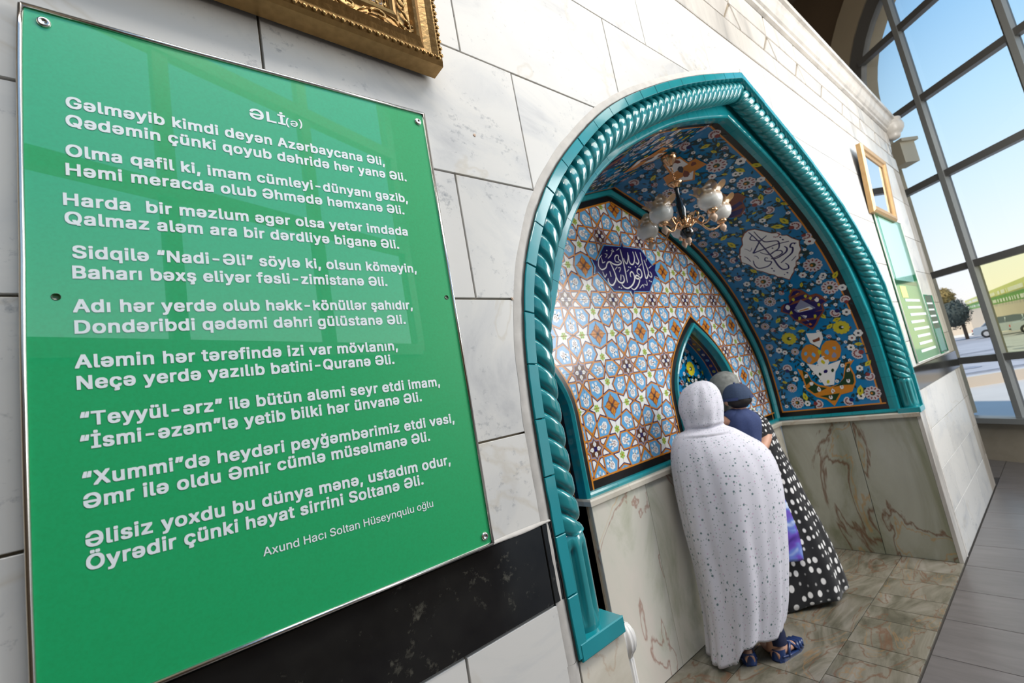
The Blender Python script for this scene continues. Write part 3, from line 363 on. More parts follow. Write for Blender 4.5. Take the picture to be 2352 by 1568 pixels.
DATA = json.loads(r'''{"lines":[["ƏLİ",0.2042,0.6946,0.2729,0.6959,1],["(ə)",0.2746,0.6953,0.3091,0.7002,0],["Gəlməyib kimdi deyən Azərbaycana Əli,",-0.0811,0.6335,0.4994,0.6446,1],["Qədəmin çünki qoyub dəhridə hər yanə Əli.",-0.0823,0.5985,0.5544,0.6118,1],["Olma qafil ki, imam cümleyi-dünyanı gəzib,",-0.0841,0.5421,0.5486,0.5514,1],["Həmi meracda olub Əhmədə həmxanə Əli.",-0.0852,0.5067,0.5336,0.5171,1],["Harda  bir məzlum əgər olsa yetər imdada",-0.0901,0.4518,0.5342,0.4595,1],["Qalmaz aləm ara bir dərdliyə biganə Əli.",-0.0893,0.4188,0.5048,0.4222,1],["Sidqilə “Nadi-Əli” söylə ki, olsun köməyin,",-0.0822,0.3594,0.5427,0.3616,1],["Baharı bəxş eliyər fəsli-zimistanə Əli.",-0.0832,0.3241,0.4597,0.3246,1],["Adı hər yerdə olub həkk-könüllər şahıdır,",-0.0846,0.2666,0.5167,0.2665,1],["Dondəribdi qədəmi dəhri gülüstanə Əli.",-0.0838,0.2311,0.4925,0.2303,1],["Aləmin hər tərəfində izi var mövlanın,",-0.0857,0.1743,0.4627,0.1673,1],["Neçə yerdə yazılıb batini-Quranə Əli.",-0.0844,0.1398,0.4493,0.1358,1],["“Teyyül-ərz” ilə bütün aləmi seyr etdi imam,",-0.0827,0.0817,0.5594,0.0711,1],["“İsmi-əzəm”lə yetib bilki hər ünvanə Əli.",-0.084,0.0454,0.5045,0.0409,1],["“Xummi”də heydəri peyğəmbərimiz etdi vəsi,",-0.0836,-0.0112,0.5834,-0.0229,1],["Əmr ilə oldu Əmir cümlə müsəlmanə Əli.",-0.0834,-0.0447,0.5105,-0.0539,1],["Əlisiz yoxdu bu dünya mənə, ustadım odur,",-0.0831,-0.102,0.5548,-0.1184,1],["Öyrədir çünki həyat sirrini Soltanə Əli.",-0.0836,-0.1353,0.478,-0.1466,1],["Axund Hacı Soltan Hüseynqulu oğlu",0.1481,-0.1933,0.4945,-0.2006,0]],"medout":[[2.9467,1.1176],[3.1664,1.1231],[3.1872,1.1603],[3.1979,1.1239],[3.444,1.1227],[3.5743,0.9773],[3.6287,0.9921],[3.5975,0.9353],[3.6318,0.87],[3.5715,0.8833],[3.4412,0.7377],[3.2181,0.7357],[3.1961,0.6972],[3.1782,0.7368],[2.9577,0.7364],[2.8039,0.8873],[2.7594,0.8717],[2.7826,0.924],[2.7586,0.9844],[2.8164,0.9777]],"medst":[[[[3.1466,1.0975],[3.1528,1.0058],[3.1532,0.9142],[3.1487,0.8086]],0.0186],[[[3.427,1.0924],[3.4262,1.0038],[3.4257,0.9081],[3.4281,0.8548],[3.459,0.8712],[3.4856,0.9184],[3.4698,0.987],[3.4586,1.025]],0.0186],[[[3.2431,1.0788],[3.2309,1.0256],[3.1965,0.9752],[3.1767,0.9925],[3.1665,1.0214]],0.0163],[[[3.318,1.0919],[3.3239,1.0317],[3.2914,0.9807],[3.2542,0.9748],[3.2379,1.0037],[3.2472,1.0566]],0.0186],[[[3.3549,1.0947],[3.37,1.0347],[3.3776,1.0047],[3.3509,0.9803],[3.3271,0.9978]],0.0186],[[[2.8888,1.0314],[2.8413,0.9932],[2.821,0.9433],[2.837,0.913],[2.8607,0.9073],[2.9081,0.9271],[2.9353,0.9638],[2.9721,0.9802],[3.0099,0.9646],[3.0616,0.9567],[3.1102,0.9703],[3.1249,0.9894],[3.0954,1.0095],[3.1052,1.0393],[3.0725,1.0407],[3.0474,1.0136],[3.0545,0.9851],[3.0981,0.9841]],0.0177],[[[2.9721,0.9802],[2.9908,0.9385],[3.0072,0.8895],[3.0182,0.8402],[3.0362,0.8123],[3.0769,0.8028],[3.111,0.8218],[3.1151,0.8509],[3.1055,0.8722]],0.021],[[[3.0119,0.8541],[2.9948,0.8181],[2.9511,0.7817],[2.9204,0.7844],[2.9019,0.8082],[2.9055,0.8361]],0.021],[[[3.2141,0.8582],[3.2127,0.8876],[3.2426,0.9073],[3.2632,0.8823],[3.262,0.8452],[3.2217,0.7961],[3.1525,0.7616],[3.0972,0.764],[3.0677,0.7919]],0.021],[[[3.3463,0.882],[3.3178,0.9033],[3.3346,0.9341],[3.3701,0.9321],[3.3825,0.8986],[3.364,0.8638],[3.3099,0.8469],[3.2779,0.8569],[3.2964,0.8762],[3.3287,0.8663],[3.3288,0.8326],[3.2801,0.7792],[3.2226,0.7485],[3.187,0.7624]],0.021],[[[3.5081,0.9195],[3.5267,0.9009],[3.5229,0.8737],[3.4972,0.8727],[3.4816,0.899]],0.014],[[[3.0842,0.8749],[3.0646,0.8239]],0.014],[[[3.0927,1.0859],[3.136,1.1077]],0.0084],[[[2.9597,1.0079],[3.0071,1.0397],[3.0331,1.0705]],0.0102],[[[3.0359,1.096],[3.0554,1.0721],[3.0201,1.0803]],0.0084],[[[2.9293,1.0449],[2.9593,1.0399],[2.9298,1.013]],0.0084],[[[2.8743,1.0093],[2.8785,0.9815],[2.8783,0.964],[2.9132,0.9766]],0.0102],[[[2.8552,0.8897],[2.8651,0.8554],[2.8722,0.8453],[2.9019,0.8743]],0.0116],[[[2.9458,0.8973],[2.9474,0.8692],[2.9524,0.8518]],0.014],[[[3.3537,0.954],[3.4081,0.9874]],0.0084],[[[3.5036,0.9502],[3.5545,0.9762]],0.0084],[[[3.3035,0.7612],[3.364,0.7962],[3.3654,0.7663]],0.0093],[[[3.3839,0.8005],[3.4246,0.794],[3.4274,0.8358]],0.0093],[[[3.0644,0.9316],[3.098,0.9333],[3.0691,0.8958]],0.0084],[[[3.0209,0.9151],[3.0568,0.942]],0.0084],[[[3.492,1.031],[3.5093,1.0438],[3.4848,1.0111]],0.007],[[[3.1725,0.9041],[3.2079,0.9242]],0.0084],[[[3.2063,0.9481],[3.2196,0.9466]],0.0149],[[[3.2278,0.9437],[3.2412,0.9421]],0.0149],[[[3.0198,0.7658],[3.0322,0.764]],0.0149],[[[3.0449,0.7593],[3.0574,0.7574]],0.0149],[[[3.4664,0.8352],[3.4808,0.8334]],0.0149],[[[3.489,0.8283],[3.5035,0.8264]],0.0149],[[[3.305,0.9552],[3.3188,0.9536]],0.0149],[[[2.9589,1.0756],[2.9712,1.0744]],0.0149],[[[2.9424,0.8567],[2.9545,0.8551]],0.0149]],"carout":[[1.636,2.2],[1.586,2.183],[1.549,2.13],[1.524,2.095],[1.498,2.061],[1.464,2.043],[1.442,1.991],[1.409,1.973],[1.39,1.921],[1.356,1.868],[1.375,1.816],[1.384,1.764],[1.415,1.729],[1.436,1.676],[1.468,1.659],[1.49,1.607],[1.515,1.589],[1.53,1.554],[1.567,1.519],[1.596,1.484],[1.64,1.537],[1.669,1.554],[1.686,1.589],[1.724,1.624],[1.748,1.659],[1.797,1.711],[1.822,1.799],[1.866,1.868],[1.837,1.956],[1.797,2.026],[1.755,2.061],[1.728,2.13],[1.679,2.183]],"carst":[[[[1.645,2.183],[1.632,2.078],[1.624,1.938],[1.619,1.834],[1.615,1.764],[1.615,1.676],[1.603,1.624],[1.581,1.607],[1.552,1.607],[1.541,1.641],[1.552,1.676]],0.025],[[[1.605,2.165],[1.604,2.095],[1.599,2.043],[1.592,2.008],[1.575,1.991],[1.53,1.973],[1.498,1.956],[1.498,1.921],[1.526,1.868],[1.568,1.851],[1.618,1.834],[1.657,1.868],[1.677,1.903]],0.021],[[[1.543,2.061],[1.62,2.026],[1.657,1.991],[1.712,1.938],[1.729,1.921],[1.69,1.921],[1.607,1.921],[1.517,1.921],[1.421,1.903]],0.0237],[[[1.642,2.13],[1.676,2.095],[1.654,2.061],[1.622,2.043],[1.604,2.026]],0.0197],[[[1.619,1.834],[1.567,1.851],[1.523,1.834],[1.525,1.799],[1.58,1.781],[1.634,1.781]],0.0197],[[[1.478,1.868],[1.469,1.834],[1.489,1.799],[1.523,1.781],[1.588,1.764],[1.634,1.781]],0.025],[[[1.382,1.851],[1.414,1.868],[1.442,1.834],[1.428,1.816],[1.456,1.764],[1.516,1.729],[1.582,1.694]],0.025],[[[1.652,1.799],[1.668,1.816],[1.685,1.781],[1.645,1.746],[1.683,1.711],[1.742,1.711],[1.779,1.729],[1.787,1.781],[1.772,1.834]],0.021],[[[1.741,1.886],[1.723,1.868],[1.721,1.834]],0.0132],[[[1.814,1.921],[1.802,1.886],[1.796,1.834]],0.0145],[[[1.77,2.008],[1.756,1.991],[1.74,1.956],[1.71,1.991]],0.0092],[[[1.444,1.711],[1.468,1.694],[1.498,1.676]],0.0118],[[[1.463,1.991],[1.458,1.973]],0.021],[[[1.457,1.956],[1.452,1.938]],0.021],[[[1.614,1.554],[1.605,1.554]],0.021],[[[1.583,1.572],[1.578,1.554]],0.021],[[[1.678,1.676],[1.672,1.659]],0.021],[[[1.675,1.641],[1.669,1.624]],0.021],[[[1.57,1.903],[1.565,1.886]],0.021],[[[1.402,1.851],[1.393,1.851]],0.021]],"vase":[["orange",[[1.868,0.524],[1.788,0.471],[1.769,0.384],[1.72,0.332],[1.624,0.297],[1.543,0.314],[1.495,0.367],[1.476,0.419],[1.445,0.506],[1.364,0.524],[1.412,0.471],[1.395,0.384],[1.402,0.314],[1.453,0.227],[1.55,0.21],[1.629,0.105],[1.683,0.175],[1.763,0.21],[1.841,0.297],[1.844,0.402]]],["green",[[1.825,0.506],[1.788,0.454],[1.772,0.367],[1.723,0.314],[1.626,0.279],[1.545,0.314],[1.487,0.367],[1.467,0.419],[1.44,0.489],[1.397,0.506],[1.424,0.454],[1.408,0.384],[1.416,0.314],[1.464,0.244],[1.556,0.227],[1.622,0.14],[1.675,0.192],[1.759,0.227],[1.827,0.314],[1.831,0.402]]],["white",[[1.678,0.873],[1.607,0.856],[1.545,0.856],[1.552,0.786],[1.612,0.698],[1.672,0.768]]],["orange",[[1.626,0.629],[1.651,0.576],[1.69,0.559],[1.736,0.541],[1.775,0.576],[1.797,0.611],[1.791,0.664],[1.763,0.716],[1.72,0.751],[1.675,0.751],[1.64,0.716],[1.621,0.681]]],["orange",[[1.443,0.629],[1.468,0.576],[1.509,0.541],[1.555,0.541],[1.595,0.559],[1.618,0.611],[1.612,0.664],[1.583,0.716],[1.539,0.751],[1.493,0.751],[1.455,0.733],[1.438,0.681]]],["white",[[1.767,0.559],[1.626,0.506],[1.47,0.541],[1.515,0.471],[1.543,0.437],[1.585,0.314],[1.666,0.314],[1.705,0.419],[1.741,0.489]]],["white",[[1.569,0.541],[1.594,0.506],[1.636,0.489],[1.668,0.506],[1.672,0.559],[1.646,0.594],[1.604,0.611],[1.573,0.576]]],["rust",[[1.579,0.786],[1.599,0.751],[1.626,0.751],[1.646,0.768],[1.646,0.803],[1.628,0.821],[1.599,0.838],[1.579,0.821]]],["yellow",[[1.594,0.821],[1.608,0.803],[1.626,0.803],[1.629,0.821],[1.614,0.838],[1.597,0.838]]],["yellow",[[1.604,0.646],[1.619,0.629],[1.636,0.629],[1.637,0.664],[1.623,0.681],[1.607,0.664]]],["yellow",[[1.605,0.541],[1.619,0.524],[1.635,0.541],[1.64,0.559],[1.626,0.576],[1.609,0.559]]],["skyb",[[1.665,0.629],[1.679,0.611],[1.695,0.629],[1.698,0.646],[1.683,0.664],[1.668,0.646]]],["skyb",[[1.547,0.629],[1.562,0.611],[1.579,0.629],[1.582,0.646],[1.567,0.664],[1.548,0.664]]],["grey",[[1.711,0.594],[1.723,0.576],[1.742,0.559],[1.756,0.576],[1.758,0.594],[1.746,0.611],[1.726,0.629],[1.713,0.611]]],["grey",[[1.492,0.594],[1.503,0.576],[1.52,0.576],[1.533,0.576],[1.535,0.594],[1.524,0.611],[1.505,0.629],[1.494,0.611]]],["skyb",[[1.731,0.664],[1.745,0.646],[1.76,0.646],[1.763,0.664],[1.749,0.681],[1.734,0.681]]],["skyb",[[1.477,0.664],[1.49,0.646],[1.503,0.664],[1.506,0.681],[1.494,0.681],[1.479,0.681]]],["navy",[[1.604,0.454],[1.619,0.437],[1.639,0.437],[1.644,0.454],[1.629,0.471],[1.609,0.471]]],["yellow",[[1.613,0.349],[1.625,0.332],[1.639,0.332],[1.643,0.349],[1.631,0.367],[1.617,0.367]]],["green",[[1.662,0.437],[1.673,0.419],[1.687,0.419],[1.691,0.437],[1.68,0.454],[1.666,0.437]]],["green",[[1.549,0.454],[1.56,0.437],[1.574,0.437],[1.577,0.454],[1.566,0.471],[1.552,0.471]]],["white",[[1.789,0.437],[1.8,0.419],[1.816,0.419],[1.826,0.419],[1.821,0.437],[1.806,0.454],[1.791,0.454]]],["rust",[[1.8,0.437],[1.807,0.419],[1.813,0.437],[1.811,0.437],[1.803,0.437]]],["white",[[1.76,0.349],[1.771,0.332],[1.787,0.332],[1.796,0.349],[1.791,0.367],[1.777,0.367],[1.763,0.367]]],["rust",[[1.772,0.349],[1.777,0.349],[1.784,0.349],[1.782,0.349],[1.775,0.349]]],["white",[[1.708,0.279],[1.718,0.262],[1.733,0.262],[1.743,0.279],[1.739,0.297],[1.724,0.314],[1.711,0.297]]],["rust",[[1.719,0.279],[1.725,0.279],[1.731,0.279],[1.729,0.297],[1.721,0.297]]],["white",[[1.592,0.244],[1.602,0.244],[1.617,0.227],[1.626,0.244],[1.622,0.262],[1.608,0.279],[1.595,0.262]]],["rust",[[1.603,0.244],[1.609,0.244],[1.615,0.244],[1.613,0.262],[1.605,0.262]]],["white",[[1.511,0.279],[1.521,0.262],[1.535,0.262],[1.544,0.279],[1.54,0.297],[1.526,0.297],[1.514,0.297]]],["rust",[[1.521,0.279],[1.527,0.279],[1.533,0.279],[1.531,0.279],[1.524,0.297]]],["white",[[1.444,0.332],[1.454,0.314],[1.468,0.314],[1.476,0.332],[1.472,0.349],[1.459,0.349],[1.446,0.349]]],["rust",[[1.455,0.332],[1.46,0.332],[1.466,0.332],[1.463,0.349],[1.456,0.349]]],["white",[[1.42,0.437],[1.429,0.419],[1.444,0.419],[1.452,0.419],[1.448,0.437],[1.434,0.454],[1.422,0.454]]],["rust",[[1.43,0.437],[1.436,0.419],[1.441,0.437],[1.439,0.437],[1.432,0.437]]],["white",[[1.625,0.192],[1.635,0.175],[1.65,0.175],[1.659,0.192],[1.655,0.21],[1.641,0.21],[1.628,0.21]]],["rust",[[1.636,0.192],[1.642,0.192],[1.648,0.192],[1.646,0.21],[1.638,0.21]]]],"nav":[["rust",[[1.605,1.38],[1.544,1.327],[1.506,1.257],[1.45,1.257],[1.416,1.222],[1.39,1.153],[1.438,1.135],[1.444,1.065],[1.512,0.995],[1.553,0.943],[1.609,0.891],[1.644,0.943],[1.684,0.995],[1.725,1.048],[1.744,1.118],[1.802,1.17],[1.778,1.222],[1.748,1.24],[1.693,1.24],[1.674,1.31]]],["navy",[[1.604,1.362],[1.549,1.31],[1.515,1.24],[1.463,1.24],[1.433,1.205],[1.408,1.153],[1.452,1.135],[1.459,1.065],[1.519,1.013],[1.557,0.96],[1.609,0.908],[1.639,0.96],[1.676,1.013],[1.714,1.048],[1.731,1.118],[1.782,1.17],[1.762,1.205],[1.732,1.24],[1.683,1.24],[1.667,1.292]]],["grey",[[1.591,1.24],[1.505,1.118],[1.604,0.978],[1.685,1.153]]],["white",[[1.598,1.222],[1.528,1.118],[1.605,1.013],[1.662,1.135]]],["orange",[[1.598,1.187],[1.556,1.118],[1.649,1.118]]],["orange",[[1.581,1.31],[1.595,1.292],[1.608,1.292],[1.609,1.31],[1.596,1.327],[1.582,1.327]]],["orange",[[1.591,0.96],[1.603,0.943],[1.615,0.943],[1.616,0.96],[1.604,0.978],[1.595,0.96]]],["white",[[1.45,1.187],[1.462,1.17],[1.476,1.17],[1.485,1.187],[1.485,1.205],[1.475,1.205],[1.458,1.222],[1.45,1.205]]],["white",[[1.706,1.187],[1.719,1.17],[1.734,1.17],[1.744,1.187],[1.743,1.205],[1.73,1.222],[1.714,1.222],[1.705,1.205]]],["yellow",[[1.635,1.257],[1.651,1.24],[1.663,1.257],[1.655,1.275],[1.638,1.275]]],["yellow",[[1.528,1.257],[1.544,1.24],[1.555,1.257],[1.548,1.275],[1.531,1.275]]],["yellow",[[1.497,1.222],[1.513,1.205],[1.524,1.222],[1.517,1.24],[1.5,1.24]]],["yellow",[[1.456,1.135],[1.471,1.118],[1.482,1.135],[1.475,1.153],[1.459,1.153]]],["yellow",[[1.706,1.118],[1.72,1.118],[1.735,1.118],[1.727,1.135],[1.707,1.153]]],["yellow",[[1.656,1.048],[1.672,1.03],[1.686,1.03],[1.677,1.065],[1.659,1.065]]],["yellow",[[1.524,1.03],[1.54,1.013],[1.554,1.013],[1.544,1.048],[1.528,1.048]]]],"cross":[["orange",[[1.609,3.405],[1.558,3.388],[1.553,3.283],[1.494,3.283],[1.472,3.161],[1.57,3.161],[1.632,3.073],[1.717,3.126],[1.818,3.161],[1.782,3.283],[1.719,3.283],[1.695,3.405]]],["white",[[1.618,3.388],[1.57,3.37],[1.565,3.265],[1.506,3.265],[1.489,3.178],[1.575,3.178],[1.639,3.091],[1.71,3.143],[1.788,3.196],[1.768,3.265],[1.705,3.265],[1.681,3.388]]],["rust",[[1.598,3.3],[1.633,3.283],[1.659,3.3],[1.645,3.353],[1.604,3.388],[1.584,3.353]]],["rust",[[1.523,3.213],[1.548,3.196],[1.564,3.213],[1.556,3.248],[1.531,3.265],[1.514,3.248]]],["rust",[[1.618,3.161],[1.647,3.143],[1.668,3.161],[1.659,3.196],[1.624,3.231],[1.609,3.196]]],["dark",[[1.617,3.248],[1.649,3.213],[1.66,3.248],[1.651,3.283],[1.624,3.3],[1.608,3.283]]]],"nav2":[["rust",[[1.589,2.794],[1.562,2.742],[1.533,2.707],[1.476,2.689],[1.453,2.602],[1.499,2.567],[1.518,2.48],[1.599,2.41],[1.678,2.445],[1.729,2.515],[1.71,2.689]]],["navy",[[1.588,2.777],[1.565,2.724],[1.534,2.707],[1.489,2.672],[1.466,2.602],[1.508,2.567],[1.523,2.497],[1.597,2.427],[1.672,2.445],[1.716,2.515],[1.694,2.689]]],["white",[[1.516,2.637],[1.535,2.619],[1.547,2.637],[1.54,2.672],[1.52,2.689],[1.509,2.672]]],["yellow",[[1.554,2.672],[1.573,2.654],[1.581,2.672],[1.564,2.707],[1.553,2.689]]],["yellow",[[1.489,2.602],[1.507,2.584],[1.515,2.602],[1.5,2.637],[1.489,2.619]]]],"fl":[["b",1.434,3.091,0.0777],["b",1.379,2.742,0.074],["b",1.368,1.554,0.0777],["b",1.808,1.554,0.0777],["b",1.329,1.275,0.0703],["b",1.849,1.31,0.0548],["b",1.299,0.192,0.0666],["b",1.953,0.175,0.0622],["s",1.359,2.881,0.0274],["s",1.384,2.899,0.0311],["s",1.52,3.004,0.0348],["s",1.438,2.846,0.0274],["r",1.276,3.388,0.0548],["r",1.295,2.549,0.0466],["r",1.314,2.043,0.0622],["r",1.288,1.886,0.0503],["s",1.289,1.816,0.0466],["s",1.239,1.24,0.0348],["y",1.34,2.916,0.0466],["y",1.433,2.27,0.0466],["y",1.355,2.148,0.0548],["y",1.426,2.113,0.0548],["s",1.29,3.004,0.0429],["s",1.281,2.707,0.0348],["Y",1.841,0.856,0.0703],["Y",1.376,0.856,0.0703],["r",1.32,0.576,0.0622],["r",1.958,0.541,0.0548],["s",1.325,0.733,0.0348],["s",1.265,0.768,0.0392],["y",1.293,0.664,0.0348],["y",1.268,0.471,0.0392],["s",1.359,0.646,0.0348],["s",1.342,0.437,0.0311],["s",1.911,0.419,0.0311],["r",1.285,0.349,0.0503],["b",1.967,0.332,0.0466],["y",1.388,0.227,0.0548],["y",1.867,0.227,0.0466],["s",1.394,0.175,0.0348],["r",1.5,0.14,0.0548],["r",1.766,0.14,0.0548],["s",1.861,0.157,0.0311],["y",1.232,2.881,0.0466],["y",1.376,2.515,0.0466],["y",1.287,2.41,0.0348],["y",1.272,2.34,0.0311],["r",1.427,2.48,0.0622],["r",1.393,2.34,0.0548],["s",1.487,2.253,0.0311],["r",1.478,2.026,0.0503],["s",1.87,0.978,0.0311],["s",1.975,0.751,0.0348],["s",1.929,0.716,0.0274],["y",1.385,0.943,0.0392],["y",1.462,0.891,0.0392],["y",1.479,1.013,0.0392],["r",1.372,1.013,0.0548],["s",1.288,0.995,0.0392],["s",1.24,1.24,0.0348],["r",1.258,1.118,0.0503],["y",1.86,1.083,0.0392],["y",1.77,0.96,0.0348],["y",1.706,0.908,0.0348],["r",1.833,1.013,0.0466],["s",1.479,1.484,0.0348],["s",1.334,1.414,0.0311],["s",1.348,1.397,0.0311],["y",1.249,1.38,0.0429],["s",1.388,1.362,0.0274],["b",1.863,3.073,0.0622],["y",1.382,3.335,0.0392],["r",1.475,3.44,0.0548],["s",1.806,2.759,0.0311],["b",1.775,3.475,0.0466],["y",1.838,3.335,0.0392],["r",1.978,3.405,0.0548],["s",1.976,3.265,0.0274],["s",1.762,3.004,0.0311],["b",1.894,2.322,0.0466],["y",1.849,2.235,0.0466],["y",1.84,2.113,0.0548],["r",2.032,2.078,0.0503],["s",1.843,1.938,0.0274],["r",1.918,1.921,0.0466],["y",1.829,1.711,0.0392],["r",1.991,1.694,0.0466],["s",1.953,1.589,0.0348],["s",1.921,1.467,0.0311],["y",1.958,1.38,0.0392],["s",1.96,1.257,0.0348],["r",1.939,1.153,0.0503]],"chador":[[[2.906,2.011,-1.967],[3.313,1.673,-1.907]],[[2.926,1.995,-1.756],[3.357,1.637,-1.72]],[[2.933,1.988,-1.556],[3.391,1.608,-1.51]],[[2.941,1.995,-1.355],[3.436,1.583,-1.301]],[[2.94,2.009,-1.163],[3.474,1.565,-1.115]],[[2.947,2.016,-0.968],[3.506,1.552,-0.923]],[[2.958,2.02,-0.785],[3.514,1.558,-0.747]],[[2.976,2.018,-0.632],[3.484,1.596,-0.619]],[[3.006,2.006,-0.526],[3.427,1.656,-0.542]],[[3.049,1.984,-0.464],[3.373,1.714,-0.477]],[[3.122,1.948,-0.438],[3.342,1.766,-0.439]],[[3.132,1.953,-0.39],[3.346,1.775,-0.396]],[[3.133,1.965,-0.29],[3.372,1.767,-0.295]],[[3.161,1.955,-0.195],[3.378,1.775,-0.188]],[[3.201,1.922,-0.13],[3.351,1.797,-0.121]],[[3.267,1.867,-0.095],[3.309,1.832,-0.094]]],"polka":[[[3.84,2.072,-1.988],[4.385,1.618,-1.928]],[[3.859,2.055,-1.723],[4.363,1.637,-1.686]],[[3.872,2.045,-1.48],[4.323,1.67,-1.437]],[[3.882,2.037,-1.231],[4.276,1.709,-1.204]],[[3.894,2.026,-0.98],[4.234,1.744,-0.953]],[[3.9,2.022,-0.796],[4.197,1.775,-0.77]],[[3.905,2.017,-0.61],[4.17,1.797,-0.577]],[[3.904,2.018,-0.489],[4.123,1.836,-0.471]],[[3.906,2.017,-0.414],[4.048,1.899,-0.4]],[[3.913,2.011,-0.377],[4.004,1.935,-0.367]]],"scarf":[[[3.871,2.046,-0.394],[3.992,1.945,-0.384]],[[3.845,2.067,-0.292],[4.018,1.924,-0.275]],[[3.851,2.089,-0.186],[4.051,1.922,-0.174]],[[3.885,2.06,-0.097],[4.033,1.937,-0.092]],[[3.944,2.011,-0.055],[3.985,1.977,-0.057]]],"shirt":[[[3.595,1.881,-0.802],[3.742,1.758,-0.767]],[[3.61,1.868,-0.634],[3.785,1.723,-0.604]],[[3.601,1.876,-0.51],[3.807,1.705,-0.487]],[[3.605,1.873,-0.43],[3.789,1.719,-0.423]],[[3.635,1.848,-0.384],[3.737,1.763,-0.369]],[[3.65,1.835,-0.363],[3.712,1.784,-0.356]]],"boy":{"cap":[3.712,1.784,-0.224],"ear":[3.633,1.849,-0.277],"neck":[3.679,1.811,-0.352],"arm0":[3.631,1.851,-0.436],"arm1":[3.58,1.893,-0.445],"shoulder":[3.639,1.845,-0.424]},"boyr":0.1185474588508754,"bag":[[[3.723,1.858,-1.575],[3.919,1.695,-1.595]],[[3.752,1.834,-1.399],[3.929,1.687,-1.415]],[[3.793,1.799,-1.241],[3.917,1.696,-1.245]],[[3.84,1.761,-1.115],[3.9,1.71,-1.112]],[[3.866,1.739,-1.036],[3.893,1.716,-1.035]]],"feet":{"hL":[3.026,1.839,-2.0],"tL":[3.217,1.894,-2.0],"hR":[3.146,1.702,-2.0],"tR":[3.448,1.651,-2.0],"pf":[4.091,1.825,-2.0],"pf2":[4.277,1.739,-2.0]},"ank":[[3.095,1.854,-1.933],[3.264,1.714,-1.941]],"far":{"c1a":[57,5.7,-1.71],"c1b":[56.2,0.6,-1.71],"c2a":[52.5,3.15,-1.71],"c2b":[51.7,-2,-1.71],"tree":[61.6,6.6,0.83],"treetop":[61.67,6.36,4.6],"w1":[89.4,11,0],"w2":[89.9,4.1,0],"wt1":[59.44,8.18,1.65],"wt2":[56.0,0.64,0.4],"f1":[84.6,8.27,1.42],"f1t":[84.6,8.0,2.66],"f2":[62,2.36,0.93],"f2t":[62,1.94,2.84],"car_h":[37.88,2.96,0.02],"s1":[19.74,2.54,-2.0],"s1t":[19.74,2.5,-1.71],"s2":[20.54,1.56,-2.0],"s2t":[20.54,1.54,-1.72],"r1":[33.75,4.1,-1.34],"r2":[33.95,1.8,-1.82]}}''')
# ------------------------------------------------------------------ the kiosk wall: marble slabs with an arch cut out
OUTX = offs(OUT, .028)
AX = [(p.x, p.y) for p in OUTX]
def topz(x):
    u = abs(x-XC)
    if u > AX[0][0]: return -9
    for i in range(len(AX)-1, 0, -1):
        if AX[i][0] <= u <= AX[i-1][0] and AX[i-1][1] > -0.1:
            t_ = (u-AX[i][0])/max(1e-9, AX[i-1][0]-AX[i][0]); return AX[i][1]+(AX[i-1][1]-AX[i][1])*t_
    return 0.0
def slab_poly(xa, xb, z0, z1):
    xs = [xa, xb]+[XC+sg*p[0]*1.0 for p in AX for sg in (1, -1) if p[1] > -.05 and xa < XC+sg*p[0] < xb]
    # exact crossing points with z1
    for sg in (1, -1):
        for i in range(1, len(AX)):
            if (AX[i-1][1]-z1)*(AX[i][1]-z1) < 0 and AX[i][1] > -.05:
                t_ = (z1-AX[i-1][1])/(AX[i][1]-AX[i-1][1]); u = AX[i-1][0]+(AX[i][0]-AX[i-1][0])*t_
                if xa < XC+sg*u < xb: xs.append(XC+sg*u)
    for e in (XC-AX[0][0]-1e-4, XC+AX[0][0]+1e-4):
        if xa < e < xb: xs.append(e)
    xs = sorted(set(round(x, 5) for x in xs)); segs = []; cur = []
    for x in xs:
        lo = max(z0, topz(x))
        if lo < z1-1e-4 or (cur and lo <= z1+1e-3): cur.append((x, min(lo, z1)))
        elif lo <= z1+1e-3: cur.append((x, z1))
        else:
            if len(cur) > 1: segs.append(cur)
            cur = []
    if len(cur) > 1: segs.append(cur)
    out = []
    for sgm in segs:
        if sgm[-1][0]-sgm[0][0] < .01: continue
        top = [(sgm[-1][0], z1), (sgm[0][0], z1)]; poly = sgm+top; q = []
        for p in poly:
            if not q or abs(p[0]-q[-1][0])+abs(p[1]-q[-1][1]) > 1e-4: q.append(p)
        if abs(q[0][0]-q[-1][0])+abs(q[0][1]-q[-1][1]) < 1e-4: q.pop()
        if len(q) > 2: out.append(q)
    return out
wall = MB()
XE = 7.93
# grout-coloured core behind the slabs, with the arch opening
segp = [(-1.6, -2), (XC-2.30, -2)]+[(XC-p.x, p.y) for p in OUT]+[(XC+p.x, p.y) for p in OUT[-2::-1]]+[(XC+2.30, -2), (XE, -2), (XE, 2.9), (-1.6, 2.9)]
for t_ in tris(segp): wall.face([(x, 1.012, z) for x, z in ccw(t_)], 'grout')
wall.face([(XE, 1.012, -2), (XE, 2.6, -2), (XE, 2.6, 2.9), (XE, 1.012, 2.9)], 'marble_streak')
wall.face([(-1.6, 1.0, 2.9), (XE, 1.0, 2.9), (XE, 2.6, 2.9), (-1.6, 2.6, 2.9)], 'beige_stone')
wall_front = wall.build('wall_front', kind='structure')
G = .0026
ROWS = [(-2.0, -1.62, [.1, .86]), (-1.62, -1.25, [-.4, .45]), (-1.25, -.90, [.05, .62]), (-.90, -.545, [-.35, .528]),
        (-.333, -.087, [-.5, .38]), (-.087, .30, [-.72]), (.30, .676, [-.6, .05, .724]), (.676, 1.11, [-.42, .245, 1.03]), (1.11, 1.61, [-.1, .825, 1.665]),
        (1.61, 2.085, [.35, 1.25, 2.005, 2.70, 3.62, 4.55, 5.4, 6.3, 7.2])]
